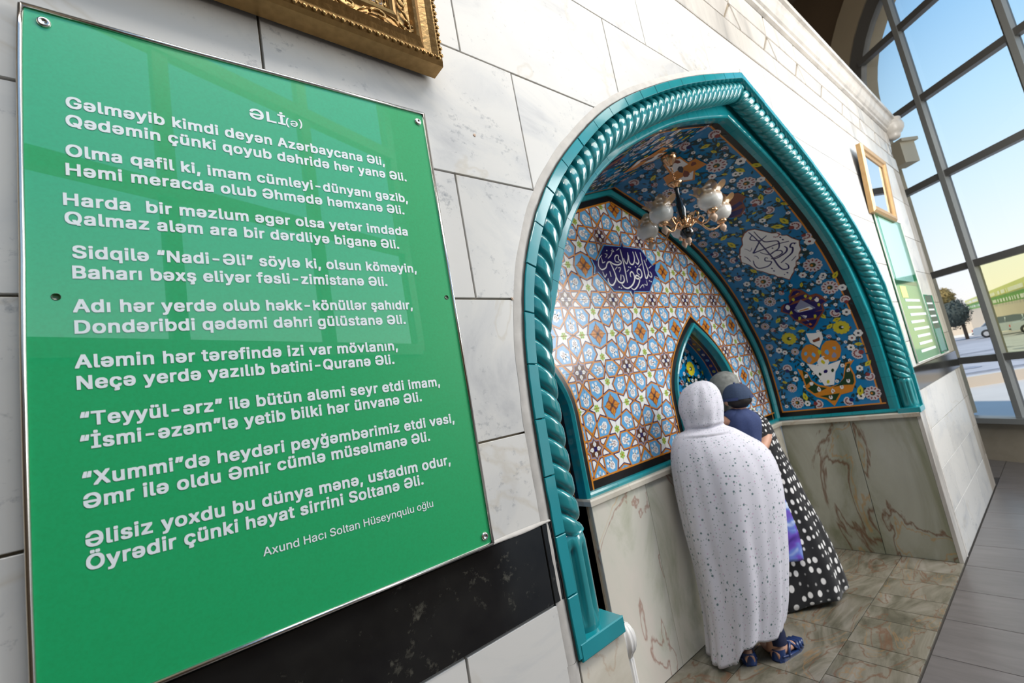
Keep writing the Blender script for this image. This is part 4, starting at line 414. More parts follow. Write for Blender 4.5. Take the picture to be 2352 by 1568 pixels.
XR = {0: [6.0, 6.9], 1: [5.9, 6.6], 2: [6.2, 7.0], 3: [5.95, 6.75], 4: [6.1, 6.9], 5: [6.3, 7.1], 6: [5.8, 6.6], 7: [5.3, 6.2, 7.0], 8: [4.7, 5.7, 6.7]}
for ri, (z0, z1, xs) in enumerate(ROWS):
    xx = [-1.6]+xs+XR.get(ri, [])+[7.58, XE]
    xx = sorted(set(xx))
    # a slab never bridges the whole opening
    if ri < 8:
        xx = [x for x in xx if not (.9 < x < 5.3 and topz(x) > z1)]
    for xa, xb in zip(xx, xx[1:]):
        for poly in slab_poly(xa+G, xb-G, z0+G, z1-G):
            mb = MB(); mb.prism(poly, 1.0-random.uniform(0, .0012), 1.012, 'marble_dirty' if xa > 7.5 else 'marble', bev=.0012)
            mb.build('marble_slab', wall_front)
# frieze: plain strip with teeth, trapezoid panels, upper blocks
DX = [3.297+.632*k for k in range(-7, 8)]
for i, d in enumerate(DX):
    if d > XE: break
    n_ = DX[i+1] if i+1 < len(DX) else 9
    n_ = min(n_, XE)
    for nm, poly in (('frieze_panel', [(d+.107, 2.294), (min(n_-.152, XE), 2.294), (n_-.014, 2.459), (d+.016, 2.459)]), ('frieze_tooth', [(n_-.130, 2.291), (min(n_+.085, XE), 2.291), (n_, 2.440)]),
                     ('frieze_block', [(d+.010, 2.473), (n_-.008, 2.473), (n_+.022, 2.655), (d+.046, 2.655)]), ('frieze_strip', [(d, 2.096), (n_-.001, 2.096), (n_-.001, 2.279), (d, 2.279)])):
        poly = [(min(x, XE), z) for x, z in poly]
        if poly[0][0] >= XE-.02 or (nm == 'frieze_tooth' and n_ >= XE): continue
        mb = MB(); mb.prism(poly, .997, 1.012, 'marble_streak', bev=.004); mb.build(nm, wall_front)
mb = MB(); pr = [(1.0, 2.665), (.975, 2.675), (.972, 2.705), (.955, 2.715), (.93, 2.745), (.912, 2.79), (.905, 2.80), (.882, 2.805), (.880, 2.845), (1.05, 2.85)]
mb.grid([[(x, y, z) for y, z in pr] for x in (-1.6, XE+.02)], 'marble_streak', smooth=False)
mb.grid([[(XE+.02+(1-y)*.9 if 0 else XE+.02, y, z) for y, z in pr], [(XE+.02+(1.0-y), 1.0+0*(1-y), z) for y, z in pr]], 'marble_streak', smooth=False)
mb.build('trim_1', kind='structure')
# capital bulge on the corner
mb = MB(); mb.lathe([(.0, 2.56), (.07, 2.57), (.085, 2.60), (.085, 2.625), (.11, 2.64), (.135, 2.68), (.145, 2.73), (.135, 2.77), (.11, 2.80), (.13, 2.81), (.13, 2.83), (0, 2.835)], (XE+.06, .96, 0), 'marble_streak', n=20)
mb.build('trim_2', kind='structure')
# granite band
def band(xa, xb, z0=-.541, z1=-.337, y=.995, m='granite'):
    mb = MB(); mb.prism([(xa, z0), (xb, z0), (xb, z1), (xa, z1)], y, 1.012, m, bev=.002); return mb
gb = band(-1.6, .806).build('trim_3', kind='structure')
band(.808, .848, m='granite').build('granite_piece', gb)
gb2 = band(5.47, XE+.02).build('trim_4', kind='structure')
mb = MB(); mb.face([(XE+.022, .995, -.541), (XE+.022, 2.6, -.541), (XE+.022, 2.6, -.337), (XE+.022, .995, -.337)], 'granite'); mb.build('granite_piece', gb2)
# caulked strip between slabs and tiles, smeared joint over the band
mb = MB(); a = offs(OUT, .034); b_ = offs(OUT, -.002)
for sg in (1, -1):
    rows = []
    for i in range(len(a)):
        j1 = noise.noise(Vector((i*.35, sg*3, 0)))*.006; j2 = noise.noise(Vector((i*.6, sg*7, 5)))*.004
        rows.append([(XC+sg*(a[i].x+j1), .9992, a[i].y), (XC+sg*((a[i].x+b_[i].x)/2), .9935+j2, (a[i].y+b_[i].y)/2), (XC+sg*b_[i].x, .999, b_[i].y)])
    mb.grid(rows, 'caulk', flip=(sg < 0))
    mb.grid([[(XC+sg*2.338, .9994, z), (XC+sg*2.315, .994+.003*math.sin(z*30), z), (XC+sg*2.298, .999, z)] for z in [-2+.05*k for k in range(27)]], 'caulk')
mb.build('joint_filler', wall_front)
mb = MB(); a = offs(OUT, .0045); b_ = offs(OUT, -.001)
for sg in (1, -1): mb.grid([[(XC+sg*(a[i].x+.003*noise.noise(Vector((i*.9, sg, 0)))), .9932, a[i].y), (XC+sg*b_[i].x, .993, b_[i].y)] for i in range(97)], 'dark_joint')
mb.build('open_joint', wall_front)
mb = MB(); mb.grid([[(x, .9925+.001*math.sin(x*40), -.337+.001*math.sin(x*23)), (x, .9905, -.3335), (x, .998, -.329+.0015*math.sin(x*17+2))] for x in [.60+.02*k for k in range(13)]], 'caulk'); mb.build('joint_filler', wall_front)
# drill marks and a rusty screw in the slabs
for (x, z, r) in ((.821, .821, .005), (.853, .30, .0045), (.853, .302, .003)):
    mb = MB(); mb.lathe([(r, 0), (r*.8, .002), (r*.3, .0005), (0, 0)], (x, .9985, z), 'cup_cream', n=10, axis=Vector((0, -1, 0))); mb.build('wall_plug', wall_front)
# ------------------------------------------------------------------ tiled arch surround
arch = thing('arch_surround', (XC, 1.0, -.70), 'turquoise glazed tile arch with twisted rope moulding framing the niche', 'arch')
inn = offs(OUT, -.038)
NT = 24
for sg in (1, -1):
    for k in range(NT):
        i0 = int(k*96/NT); i1 = int((k+1)*96/NT)
        g = .0016; A_ = [OUT[i].copy() for i in range(i0, i1+1)]; B_ = [inn[i].copy() for i in range(i0, i1+1)]
        if i0 == 0: pass
        d0_ = (A_[1]-A_[0]).normalized()*g; d1_ = (A_[-2]-A_[-1]).normalized()*g
        A_[0] += d0_; B_[0] += d0_; A_[-1] += d1_; B_[-1] += d1_
        if i1 == 96: A_[-1].x = .0008; B_[-1].x = .0008
        jag = [random.uniform(-.0014, .0014) if sg < 0 and k < 9 else 0 for _ in A_]
        poly = [(XC+sg*(p.x+q), p.y) for p, q in zip(A_, jag)]+[(XC+sg*p.x, p.y) for p in B_[::-1]]
        mb = MB(); mb.prism(poly, .987+random.uniform(-.0012, .0012), 1.02, 'teal_glaze', bev=.0016); mb.build('edge_tile', arch)
# cove behind the rope
mb = MB(); c0 = offs(OUT, -.037); c1 = offs(OUT, -.10); c2 = offs(VFT, .06)
for sg in (1, -1):
    mb.grid([[(XC+sg*c0[i].x, 1.0, c0[i].y), (XC+sg*c0[i].x, 1.09, c0[i].y), (XC+sg*c1[i].x, 1.13, c1[i].y), (XC+sg*c2[i].x, 1.135, c2[i].y)] for i in range(97)], 'teal_glaze', smooth=False, flip=(sg < 0))
mb.build('cove', arch)
rope_c = offs(OUT, -.091)
def rope(sg):
    mb = MB(); R = .064; p = .073; rows = []; s = 0; path = []
    i_start = next(i for i, q in enumerate(rope_c) if q.y > -.405)
    pts = [Vector((rope_c[0].x, -.405))]+rope_c[i_start:]
    L_ = [0]
    for i in range(1, len(pts)): L_.append(L_[-1]+(pts[i]-pts[i-1]).length)
    N = int(L_[-1]/.0100); j = 0; NN = 42
    uvx = 0
    for q in range(N+1):
        s = L_[-1]*q/N
        while j < len(pts)-2 and L_[j+1] < s: j += 1
        t_ = (s-L_[j])/max(1e-9, L_[j+1]-L_[j]); c = pts[j].lerp(pts[j+1], t_)
        jj = min(j+1, len(pts)-1); a0 = pts[max(0, j-1)]; a1 = pts[min(len(pts)-1, j+2)]; tan = (a1-a0).normalized(); nn = Vector((tan.y, -tan.x))
        row = []
        for i in range(NN):
            th = 2*PI*i/NN+sg*2*PI*s/(3*p)
            lob = abs(math.cos(3*PI*i/NN))
            r = R*(.68+.32*(1-(1-lob)**2.4))
            if q == N: pass
            row.append((XC+sg*(c.x+nn.x*r*math.cos(th)), 1.064-r*math.sin(th), c.y+nn.y*r*math.cos(th)))
        rows.append(row)
    mb.grid(rows, 'teal_rope', closed_u=True, flip=(sg < 0), caps=True)
    mb.build('rope_moulding', arch)
for sg in (-1, 1):
    rope(sg)
    xc = XC+sg*rope_c[0].x
    mb = MB()
    def wob(r, z, a): return (r*(1-.24*max(0, math.cos(9*a))**1.0*(1 if -.64 < z < -.44 else 0)), z)
    mb.lathe([(.055, -.667), (.058, -.655), (.060, -.64), (.060, -.60), (.060, -.55), (.060, -.50), (.060, -.46), (.060, -.445), (.060, -.43), (.054, -.40), (.03, -.39)], (xc, 1.060, 0), 'teal_rope', n=72, wob=wob)
    mb.build('fluted_base', arch)
    mb = MB(); mb.box((XC+sg*2.288, .986, -.708), (XC+sg*2.108, 1.145, -.664), 'teal_glaze'); mb.prism([(XC+sg*2.29, -.708), (XC+sg*2.106, -.708), (XC+sg*2.106, -.663), (XC+sg*2.29, -.663)], .984, .99, 'teal_glaze', bev=.003); mb.build('plinth_block', arch)
# inner rib tiles, front edge of the vault
def rib(P, y, sg, parent, n, prof_, m='teal_glaze', name='rib_tile', i_lo=0, gap=.0018):
    OF = {d: offs(P, d) for d, _ in prof_}; N = len(P)-1
    for k in range(n):
        i0 = int(round(i_lo+(N-i_lo)*k/n)); i1 = int(round(i_lo+(N-i_lo)*(k+1)/n)); rows = []
        for i in range(i0, i1+1):
            row = []
            for d, yy in prof_:
                q = OF[d][i].copy(); tan = (P[min(i+1, N)]-P[max(i-1, 0)]).normalized()
                if i == i0: q += tan*gap/2
                if i == i1 and i1 < N: q -= tan*gap/2
                row.append((XC+sg*q.x, y+yy, q.y))
            rows.append(row)
        mb = MB(); mb.grid(rows, m, closed_u=True, smooth=False, flip=(sg > 0), caps=True); mb.build(name, parent)
RP = [(.10, -.002), (.0, -.010), (-.006, -.008), (-.012, .000), (-.014, .03), (-.010, .066), (.004, .070), (.10, .026)]
for sg in (1, -1): rib(VFT, 1.138, sg, arch, 22, RP)
# ------------------------------------------------------------------ vault (floral tiles)
YF, YB = 1.145, 2.2
vault = thing('wall_vault', (XC, 1.7, 0), kind='structure')
def VP(y, s, d, sg):
    i = max(0, min(95.999, s/VLTL*96)); j = int(i); k = min(1, max(0, (y-YF)/(YB-YF))); p = VFT[j].lerp(VFT[j+1], i-j).lerp(VLT[j].lerp(VLT[j+1], i-j), k); t_ = (VLT[j+1]-VLT[j]).normalized()
    return (XC+sg*max(0.0, p.x-t_.y*d), y, p.y+t_.x*d)
def vstrip(mb, y0, y1, s0, s1, d, m, sg, n=60):
    mb.grid([[VP(y0, s0+(s1-s0)*q/n, d, sg), VP(y1, s0+(s1-s0)*q/n, d, sg)] for q in range(n+1)], m, smooth=True, flip=(sg < 0))
def inpoly(p, poly):
    c = False; n = len(poly)
    for i in range(n):
        a, b_ = poly[i], poly[(i+1) % n]
        if (a[1] > p[1]) != (b_[1] > p[1]) and p[0] < (b_[0]-a[0])*(p[1]-a[1])/(b_[1]-a[1])+a[0]: c = not c
    return c
class Painter:
    """flat print laid on a surface in thin layers: put(poly, material) with map(u, v, lift)"""
    def __init__(s, fmap, bounds=None, flip=False): s.mb = MB(); s.f = fmap; s.lay = 0; s.b = bounds; s.flip = flip
    def put(s, poly, m, lift=None):
        s.lay += 1; h = lift if lift is not None else .0012+s.lay*2e-6
        for t_ in tris(poly) if len(poly) > 3 else [poly]:
            t_ = ccw(list(t_))
            if s.b: t_ = clip_in(t_, s.b)
            if len(t_) < 3: continue
            pts = [s.f(u, v, h) for u, v in t_]; s.mb.face(pts[::-1] if s.flip else pts, m)
    def disc(s, c, r, m, n=8, lift=None, st=1.0, ang=0): s.put([(c[0]+r*math.cos(ang+2*PI*i/n), c[1]+r*st*math.sin(ang+2*PI*i/n)) for i in range(n)], m, lift)
    def leaf(s, c, l, w, a, m, lift=None):
        ca, sa = math.cos(a), math.sin(a); s.put([(c[0]+x*ca-y*sa, c[1]+x*sa+y*ca) for x, y in ((-l, 0), (-l*.3, -w), (l*.4, -w*.8), (l, 0), (l*.4, w*.8), (-l*.3, w))], m, lift)
    def stroke(s, pts, w, m, lift=None, taper=True):
        for q in ribbon(pts, w, 4, taper): s.put(q, m, lift)
    def flower(s, k, c, r, rnd):
        a0 = rnd.random()*6
        if k == 'b':
            for i in range(11):
                a = a0+2*PI*i/11; p = (c[0]+math.cos(a)*r*.72, c[1]+math.sin(a)*r*.72); s.disc(p, r*.30, 'rosew', 6, .0030)
                s.leaf((c[0]+math.cos(a)*r*.70, c[1]+math.sin(a)*r*.70), r*.20, r*.09, a, 'maroon', .0036)
            s.disc(c, r*.52, 'rosew', 10, .0033); s.disc(c, r*.34, 'green', 8, .0040); s.disc((c[0]+r*.1, c[1]), r*.16, 'orange', 6, .0044)
        elif k == 'Y':
            for i in range(12):
                a = a0+2*PI*i/12; s.disc((c[0]+math.cos(a)*r*.75, c[1]+math.sin(a)*r*.75), r*.26, 'yellow', 6, .0030)
            s.disc(c, r*.75, 'yellow', 12, .0034); s.disc(c, r*.3, 'green', 8, .0040); s.disc((c[0]-r*.15, c[1]), r*.14, 'white', 6, .0044); s.disc((c[0]-r*.9, c[1]-r*.3), r*.22, 'rust', 6, .0030)
        elif k == 'r':
            a0 = rnd.random()*6; s.disc(c, r*.45, 'rosew', 8, .0029)
            for i in range(7):
                a = a0-1.6+3.2*i/6; p = (c[0]+math.cos(a)*r*.5, c[1]+math.sin(a)*r*.5); s.disc(p, r*.36, 'rosew', 6, .0030); s.disc(p, r*.14, 'maroon', 5, .0038)
            s.disc((c[0]-math.cos(a0)*r*.45, c[1]-math.sin(a0)*r*.45), r*.38, 'maroon' if rnd.random() < .6 else 'navy', 6, .0033)
            for da in (-.5, .5): s.leaf((c[0]-math.cos(a0+da)*r*1.2, c[1]-math.sin(a0+da)*r*1.2), r*.4, r*.14, a0+da, 'leaf', .0028)
        elif k == 's':
            for i in range(6):
                a = a0+2*PI*i/6; s.disc((c[0]+math.cos(a)*r*.55, c[1]+math.sin(a)*r*.55), r*.42, 'white', 6, .0030)
            s.disc(c, r*.3, rnd.choice(['dark', 'maroon', 'green', 'grey']), 6, .0038)
        elif k == 'y':
            a = rnd.random()*3.1; s.leaf(c, r*1.0, r*.48, a, 'yellow', .0030); s.leaf(c, r*.35, r*.09, a, 'green', .0036)
def garden(P, u0, u1, v0, v1, hard, blocks, rnd, dens=.062, scale=1.0):
    """vines, leaves and flowers over a rectangle, keeping off the blocks (polygons) and around hard-placed flowers"""
    pts = [(h[1], h[2], h[3]) for h in hard]; items = list(hard); tries = 0
    while tries < 5200:
        tries += 1; u = rnd.uniform(u0, u1); v = rnd.uniform(v0, v1); k = rnd.choices('brsyY', [2.2, 4, 7, 5, .4])[0]; r = {'b': .041, 'r': .031, 's': .0185, 'y': .025, 'Y': .04}[k]*scale*rnd.uniform(.85, 1.15)
        if min(u-u0, u1-u, v-v0, v1-v) < r: continue
        if any((u-a)**2+(v-b_)**2 < (r+c+.013*scale)**2 for a, b_, c in pts): continue
        if any(inpoly((u, v), bl) or min((u-q[0])**2+(v-q[1])**2 for q in bl) < (r+.01)**2 for bl in blocks): continue
        pts.append((u, v, r)); items.append([k, u, v, r])
    for i, (k, u, v, r) in enumerate(items):
        near = sorted(range(len(items)), key=lambda j: (items[j][1]-u)**2+(items[j][2]-v)**2)[1:3]
        for j in near:
            if j < i and rnd.random() < .5: continue
            a = Vector((u, v)); b_ = Vector(items[j][1:3]); d = b_-a
            if d.length > .32*scale: continue
            m_ = (a+b_)/2+Vector((-d.y, d.x))*rnd.uniform(-.35, .35)
            if any(inpoly(tuple(m_), bl) for bl in blocks): continue
            P.stroke([tuple(a), tuple(m_), tuple(b_)], .012*scale, 'leaf', .0018, False)
            for q in (.3, .7):
                c = a.lerp(b_, q)+Vector((-d.y, d.x)).normalized()*rnd.uniform(-.03, .03)*scale; P.leaf(tuple(c), .026*scale, .0085*scale, rnd.random()*6.3, 'leaf', .0020)
    for _ in range(int((u1-u0)*(v1-v0)*150/scale**2)):
        c = (rnd.uniform(u0+.02, u1-.02), rnd.uniform(v0+.02, v1-.02))
        if any(inpoly(c, bl) for bl in blocks): continue
        P.leaf(c, .022*scale, .0085*scale, rnd.random()*6.3, 'leaf', .0020)
    for k, u, v, r in items: P.flower(k, (u, v), r, rnd)
def scallop(c, poly, k): return [(c[0]+(p[0]-c[0])*k, c[1]+(p[1]-c[1])*k) for p in poly]
def cen(poly): return (sum(p[0] for p in poly)/len(poly), sum(p[1] for p in poly)/len(poly))
for sg in (1, -1):
    mb = MB(); vstrip(mb, YF, YB, 0, VLTL, 0, 'blue', sg, 96)
    vs = mb.build('vault_shell', vault)
    mb = MB()
    vstrip(mb, YF+.04, YF+.105, .03, VLTL, .0008, 'black', sg, 96); vstrip(mb, YF+.105, YF+.118, .085, VLTL, .0010, 'orange', sg, 96)
    vstrip(mb, YB-.075, YB-.02, .03, VLTL, .0008, 'black', sg, 96); vstrip(mb, YB-.088, YB-.075, .085, VLTL, .0010, 'orange', sg, 96)
    vstrip(mb, YF+.02, YB-.02, .03, .085, .0009, 'black', sg, 2); vstrip(mb, YF+.075, YB-.075, .085, .098, .0011, 'orange', sg, 2)
    mb.build('border_lines', vault)
    mb = MB(); i_ = 0
    for k in range(6):
        ya, yb = YF+(YB-YF)*k/6+.001, YF+(YB-YF)*(k+1)/6-.001
        pr_ = [(.0, 0), (.018, .002), (.026, .012), (.022, .03), (.0, .036)]
        mb = MB(); mb.grid([[VP(y, s+.001, d, sg) for d, s in pr_] for y in (ya, yb)], 'teal_glaze', smooth=False, flip=(sg > 0), caps=True); mb.build('rib_tile', vault)
    # floral print
    rnd = random.Random(11)
    P = Painter((lambda u, v, h, sg=sg: VP(u, v, h, sg)), flip=(sg < 0))
    cols = []
    for grp in ('vase', 'nav', 'cross', 'nav2'): cols += DATA[grp]
    blocks = [DATA['carout'], DATA['vase'][0][1], DATA['nav'][0][1], DATA['cross'][0][1], DATA['nav2'][0][1], DATA['vase'][3][1], DATA['vase'][4][1], DATA['vase'][2][1], DATA['vase'][5][1]]
    garden(P, YF+.125, YB-.10, .11, VLTL-.02, DATA['fl'], blocks, rnd)
    for i, (m_, poly) in enumerate(cols): P.put(poly, m_, .0030+.00005*i)
    c = cen(DATA['carout']); P.put(scallop(c, DATA['carout'], 1.04), 'rust', .0030); P.put(DATA['carout'], 'white', .0034)
    for pts, w in DATA['carst']: P.stroke(pts, w*.62, 'navy', .0042)
    P.mb.build('floral_tiles', vault, label='blue tiles painted with flowers, vines, a vase and a white calligraphy cartouche')
# ------------------------------------------------------------------ back wall of the niche with star tiles
wb = MB()
SM = [small_arch(4.01, .585, -.70, -.22, .50), small_arch(1.69, .585, -2.0, -.22, .50)]
ap = [(XC-2.2, -2.0), (XC+2.2, -2.0)]+[(XC+p.x+.03, p.y) for p in VLT]+[(XC-p.x-.03, p.y+.02) for p in VLT[::-1]]
def pieces(poly, holes):
    out = [ccw(list(t_)) for t_ in tris(poly)]
    for h in holes: out = [q for p in out for q in subtract(p, h)]
    return out
HOL = [small_arch(4.01, .50, -.70, -.22, .40), small_arch(1.69, .50, -2.0, -.22, .40)]
for p in pieces(ap, HOL): wb.face([(x, YB+.004, z) for x, z in p], 'grout')
wall_back = wb.build('wall_back', kind='structure')
a_ = .537; OX, OZ = 2.648, .391     # lattice of the star pattern
def cellpoly(poly): return [(x*a_, z*a_) for x, z in poly]
def quarter():
    """print of the quarter cell 0..1/2 x 0..1/2: the orange flower sits at (0,0), the rosette at (1/2,1/2)"""
    L_ = []
    def put(poly, m, lay): L_.append((poly, m, lay))
    star = [(0, .5), (.055, .383), (.195, .382), (.1, .28), (.15, .15), (0, .208), (-.15, .15), (-.1, .28), (-.195, .382), (-.055, .383)]
    hd = [(.195, .382), (.382, .382), (.382, .195), (.28, .1), (.15, .15), (.1, .28)]
    hh = [(.055, .383), (.195, .382), (.32, .5), (.195, .618), (.055, .617), (0, .5)]
    kite = [(.333, .487), (.378, .445), (.382, .388), (.212, .384)]
    octo = [(0, .208), (.15, .15), (.208, 0), (.15, -.15), (0, -.208), (-.15, -.15), (-.208, 0), (-.15, .15)]
    T = lambda poly: [(z, x) for x, z in poly]
    def fill(poly, m, ins, lay): put(inset(ccw(list(poly)), ins), m, lay)
    for st in (star, T(star)):
        fill(st, 'navy', .004, 1); fill(st, 'white', .018, 2)
    for c, d in (((0, .325), 0), ((.325, 0), PI/2)):
        for i in range(6):
            an = d+PI/2+2*PI*i/6; q = (c[0]+.036*math.cos(an), c[1]+.036*math.sin(an)); r = .020
            put([(q[0]+r*math.cos(an+t_*2*PI/6), q[1]+r*math.sin(an+t_*2*PI/6)) for t_ in range(6)], 'lime', 3)
            put([(q[0]+.007*math.cos(t_*PI/2), q[1]+.007*math.sin(t_*PI/2)) for t_ in range(4)], 'green', 5)
        put([(c[0]+.024*math.cos(t_*PI/3), c[1]+.024*math.sin(t_*PI/3)) for t_ in range(6)], 'lime', 3)
        put([(c[0]+.014*math.cos(t_*PI/3), c[1]+.014*math.sin(t_*PI/3)) for t_ in range(6)], 'orange', 5)
    for hx, cc, an in ((hd, (.265, .265), PI/4), (hh, (.145, .5), 0), (T(hh), (.5, .145), PI/2)):
        fill(hx, 'skyb', .016, 2)
        ca, sa = math.cos(an), math.sin(an)
        R = lambda x, y: (cc[0]+x*ca-y*sa, cc[1]+x*sa+y*ca)
        o_ = -.035 if an != PI/4 else -.03
        put([R(o_+.058*math.cos(t_*PI/4)*(1 if t_ % 2 else 1.15), .062*math.sin(t_*PI/4)*(1 if t_ % 2 else .85)) for t_ in range(8)], 'white', 3)
        for t_ in range(5): 
            th = -2.2+t_*1.1; put([R(o_+.022*math.cos(th)+.009*math.cos(q*PI/2.5), .026*math.sin(th)+.009*math.sin(q*PI/2.5)) for q in range(5)], 'maroon', 4)
        put([R(o_+.010*math.cos(q*PI/3), .012*math.sin(q*PI/3)) for q in range(6)], 'rosew', 5)
        for th, l in ((0, .098), (.85, .085), (-.85, .085)):
            e = (o_+.02+l*math.cos(th)*.9, l*math.sin(th)); b0 = (o_+.045*math.cos(th), .045*math.sin(th)); nx, ny = -math.sin(th), math.cos(th)
            put([R(b0[0]+nx*.008, b0[1]+ny*.008), R(b0[0]-nx*.008, b0[1]-ny*.008), R(e[0]-nx*.022, e[1]-ny*.022), R(e[0]+.008*math.cos(th), e[1]+.008*math.sin(th)), R(e[0]+nx*.022, e[1]+ny*.022)], 'white', 3)
    for k in (kite, T(kite)):
        fill(k, 'navy', .002, 1); fill(k, 'white', .014, 2)
    # further kites around the rosette inside this quarter come from the mirrored neighbours; rosette star
    f8 = []
    for i in range(16):
        an = 2*PI*i/16; r = (.172 if i % 4 == 0 else .163) if i % 2 == 0 else .128
        f8.append((.5+r*math.cos(an), .5+r*math.sin(an)))
    fill(f8, 'grey', .010, 2); fill(f8, 'rust', .026, 3)
    fill([(x*.80+.1, z*.80+.1) for x, z in f8], 'brownp', .012, 4)
    for i in range(4):
        an = i*PI/2; c = (.5+.062*math.cos(an), .5+.062*math.sin(an)); nx, ny = -math.sin(an), math.cos(an); dx, dy = math.cos(an), math.sin(an)
        put([(c[0]-dx*.05, c[1]-dy*.05), (c[0]-nx*.030, c[1]-ny*.030), (c[0]+dx*.052, c[1]+dy*.052), (c[0]+nx*.030, c[1]+ny*.030)], 'white', 5)
    put([(.5+.036*math.cos(t_*PI/4), .5+.036*math.sin(t_*PI/4)) for t_ in range(8)], 'navy', 6)
    fill(octo, 'skyb', .016, 2)
    fl = []
    for i in range(4):
        an = i*PI/2+0
        for (r, da) in ((.165, 0), (.125, .20), (.118, .42), (.098, PI/4)): fl.append((r, an+da)); 
        for (r, da) in ((.118, PI/2-.42), (.125, PI/2-.20)): fl.append((r, an+da))
    fl.sort(key=lambda q: q[1]); put([(r*math.cos(t_), r*math.sin(t_)) for r, t_ in fl], 'rust', 3)
    for i in range(4):
        an = i*PI/2; c = (.078*math.cos(an), .078*math.sin(an)); nx, ny = -math.sin(an), math.cos(an); dx, dy = math.cos(an), math.sin(an)
        put([(c[0]-dx*.06, c[1]-dy*.06), (c[0]-nx*.050, c[1]-ny*.050), (c[0]+dx*.03-nx*.03, c[1]+dy*.03-ny*.03), (c[0]+dx*.078, c[1]+dy*.078), (c[0]+dx*.03+nx*.03, c[1]+dy*.03+ny*.03), (c[0]+nx*.050, c[1]+ny*.050)], 'orange', 5)
    put([(.026*math.cos(t_*PI/4), .026*math.sin(t_*PI/4)) for t_ in range(8)], 'dark', 6)
    g = .0022; sq = [(g, g), (.5-g, g), (.5-g, .5-g), (g, .5-g)]; out = []
    for poly, m_, lay in sorted(L_, key=lambda q: q[2]):
        for t_ in tris(poly) if len(poly) > 3 else [poly]:
            q = clip_in(ccw(list(t_)), sq)
            if len(q) >= 3: out.append((q, m_, lay))
    return out
QT = quarter()
def tile_mesh(tr=None, holes=()):
    mb = MB(); g = .0022; T = tr or (lambda p: p)
    base = [(g, g), (.5-g, g), (.5-g, .5-g), (g, .5-g)]
    def emit(poly, m_, y):
        P_ = [ccw([T((x*a_, z*a_)) for x, z in poly])]
        for h in holes: P_ = [q for p in P_ for q in subtract(p, h)]
        for q in P_:
            if len(q) >= 3: mb.face([(x, y, z) for x, z in q], m_)
    emit(base, 'orange', 0)
    for i in range(4):     # sides of the tile
        p, q = base[i], base[(i+1) % 4]
        if not holes: mb.face([(*[c*a_ for c in (p[0],)], .004, p[1]*a_), (q[0]*a_, .004, q[1]*a_), (q[0]*a_, 0, q[1]*a_), (p[0]*a_, 0, p[1]*a_)], 'orange')
    for poly, m_, lay in QT: emit(poly, m_, -.0004*lay)
    return mb
shared = None
def local_mesh(mb, name):
    me = bpy.data.meshes.new(name); me.from_pydata([(p[0]*S, p[1]*S, p[2]*S) for p in mb.v], [], mb.f)
    for n in mb.mats: me.materials.append(MT[n])
    me.polygons.foreach_set('material_index', mb.m); me.update(); return me
shared = local_mesh(tile_mesh(), 'star_tile')
VB = arch_poly([Vector((p.x, p.y)) for p in VLT])
def in_vault(x, z): return inpoly((x, z), VB)
BIG = [SM[0], SM[1]]
for ci in range(-4, 7):
    for cj in range(-3, 4):
        for q in range(4):
            cx_, cz_ = OX+ci*a_, OZ+cj*a_
            rot = q*PI/2; ca, sa = round(math.cos(rot)), round(math.sin(rot))
            corners = [(cx_+(x*ca-z*sa)*a_, cz_+(x*sa+z*ca)*a_) for x, z in ((0, 0), (.5, 0), (.5, .5), (0, .5))]
            xs = [c[0] for c in corners]; zs = [c[1] for c in corners]
            mid = (sum(xs)/4, sum(zs)/4)
            if min(zs) > 1.62 or max(zs) < -.69 or not (in_vault(*mid) or any(in_vault(*c) for c in corners)): continue
            if all(inpoly(c, HOL[0]) or inpoly(c, HOL[1]) for c in corners+[mid]): continue
            touch = any(len(clip_in(ccw(list(corners)), h)) >= 3 for h in HOL) or min(zs) < -.69
            if not touch:
                o = add('glazed_tile', shared, wall_back, loc=((cx_)*S, YB*S, (cz_+2)*S)); o.rotation_euler = (0, -rot, 0)
            else:
                low = [(-9, -9), (9, -9), (9, -.695), (-9, -.695)]
                mb = tile_mesh(lambda p: (cx_+p[0]*ca-p[1]*sa, cz_+p[0]*sa+p[1]*ca), HOL+[low])
                mb.v = [(x, y+YB, z) for x, y, z in mb.v]
                mb.build('glazed_tile', wall_back)
# ring borders on the back wall
def ring(mb, A_, B_, y, m_, close=False):
    n = len(A_)
    for i in range(n-1 if not close else n):
        j = (i+1) % n; mb.face([(A_[i][0], y, A_[i][1]), (A_[j][0], y, A_[j][1]), (B_[j][0], y, B_[j][1]), (B_[i][0], y, B_[i][1])], m_)
V1, V2, V3, V4 = [arch_poly(offs(VLT, d)) for d in (.03, -.02, -.082, -.095)]
mb = MB(); ring(mb, V1, V3, YB-.006, 'black'); ring(mb, V3, V4, YB-.0062, 'orange')
lowb = [(z0, z1, m_, y_) for z0, z1, m_, y_ in ((-.70, -.61, 'black', YB-.0061), (-.61, -.598, 'orange', YB-.0063))]
for z0, z1, m_, y_ in lowb:
    for xa, xb in ((XC-2.15, 1.12), (2.255, 3.42), (4.60, XC+2.15)): mb.face([(xa, y_, z0), (xb, y_, z0), (xb, y_, z1), (xa, y_, z1)], m_)
for c, zb in ((4.01, -.70), (1.69, -.70)):
    o1, o2, o3 = small_arch(c, .598, zb, -.22, .515), small_arch(c, .585, zb, -.22, .50), small_arch(c, .535, zb, -.22, .44)
    ring(mb, o1, o2, YB-.0064, 'orange'); ring(mb, o2, o3, YB-.0065, 'black')
mb.build('border_lines', wall_back)
for sg in (1, -1):
    rib(VLT, YB, sg, vault, 20, [(.03, 0), (.02, -.045), (-.008, -.042), (-.030, -.024), (-.034, .0)], name='rib_tile')
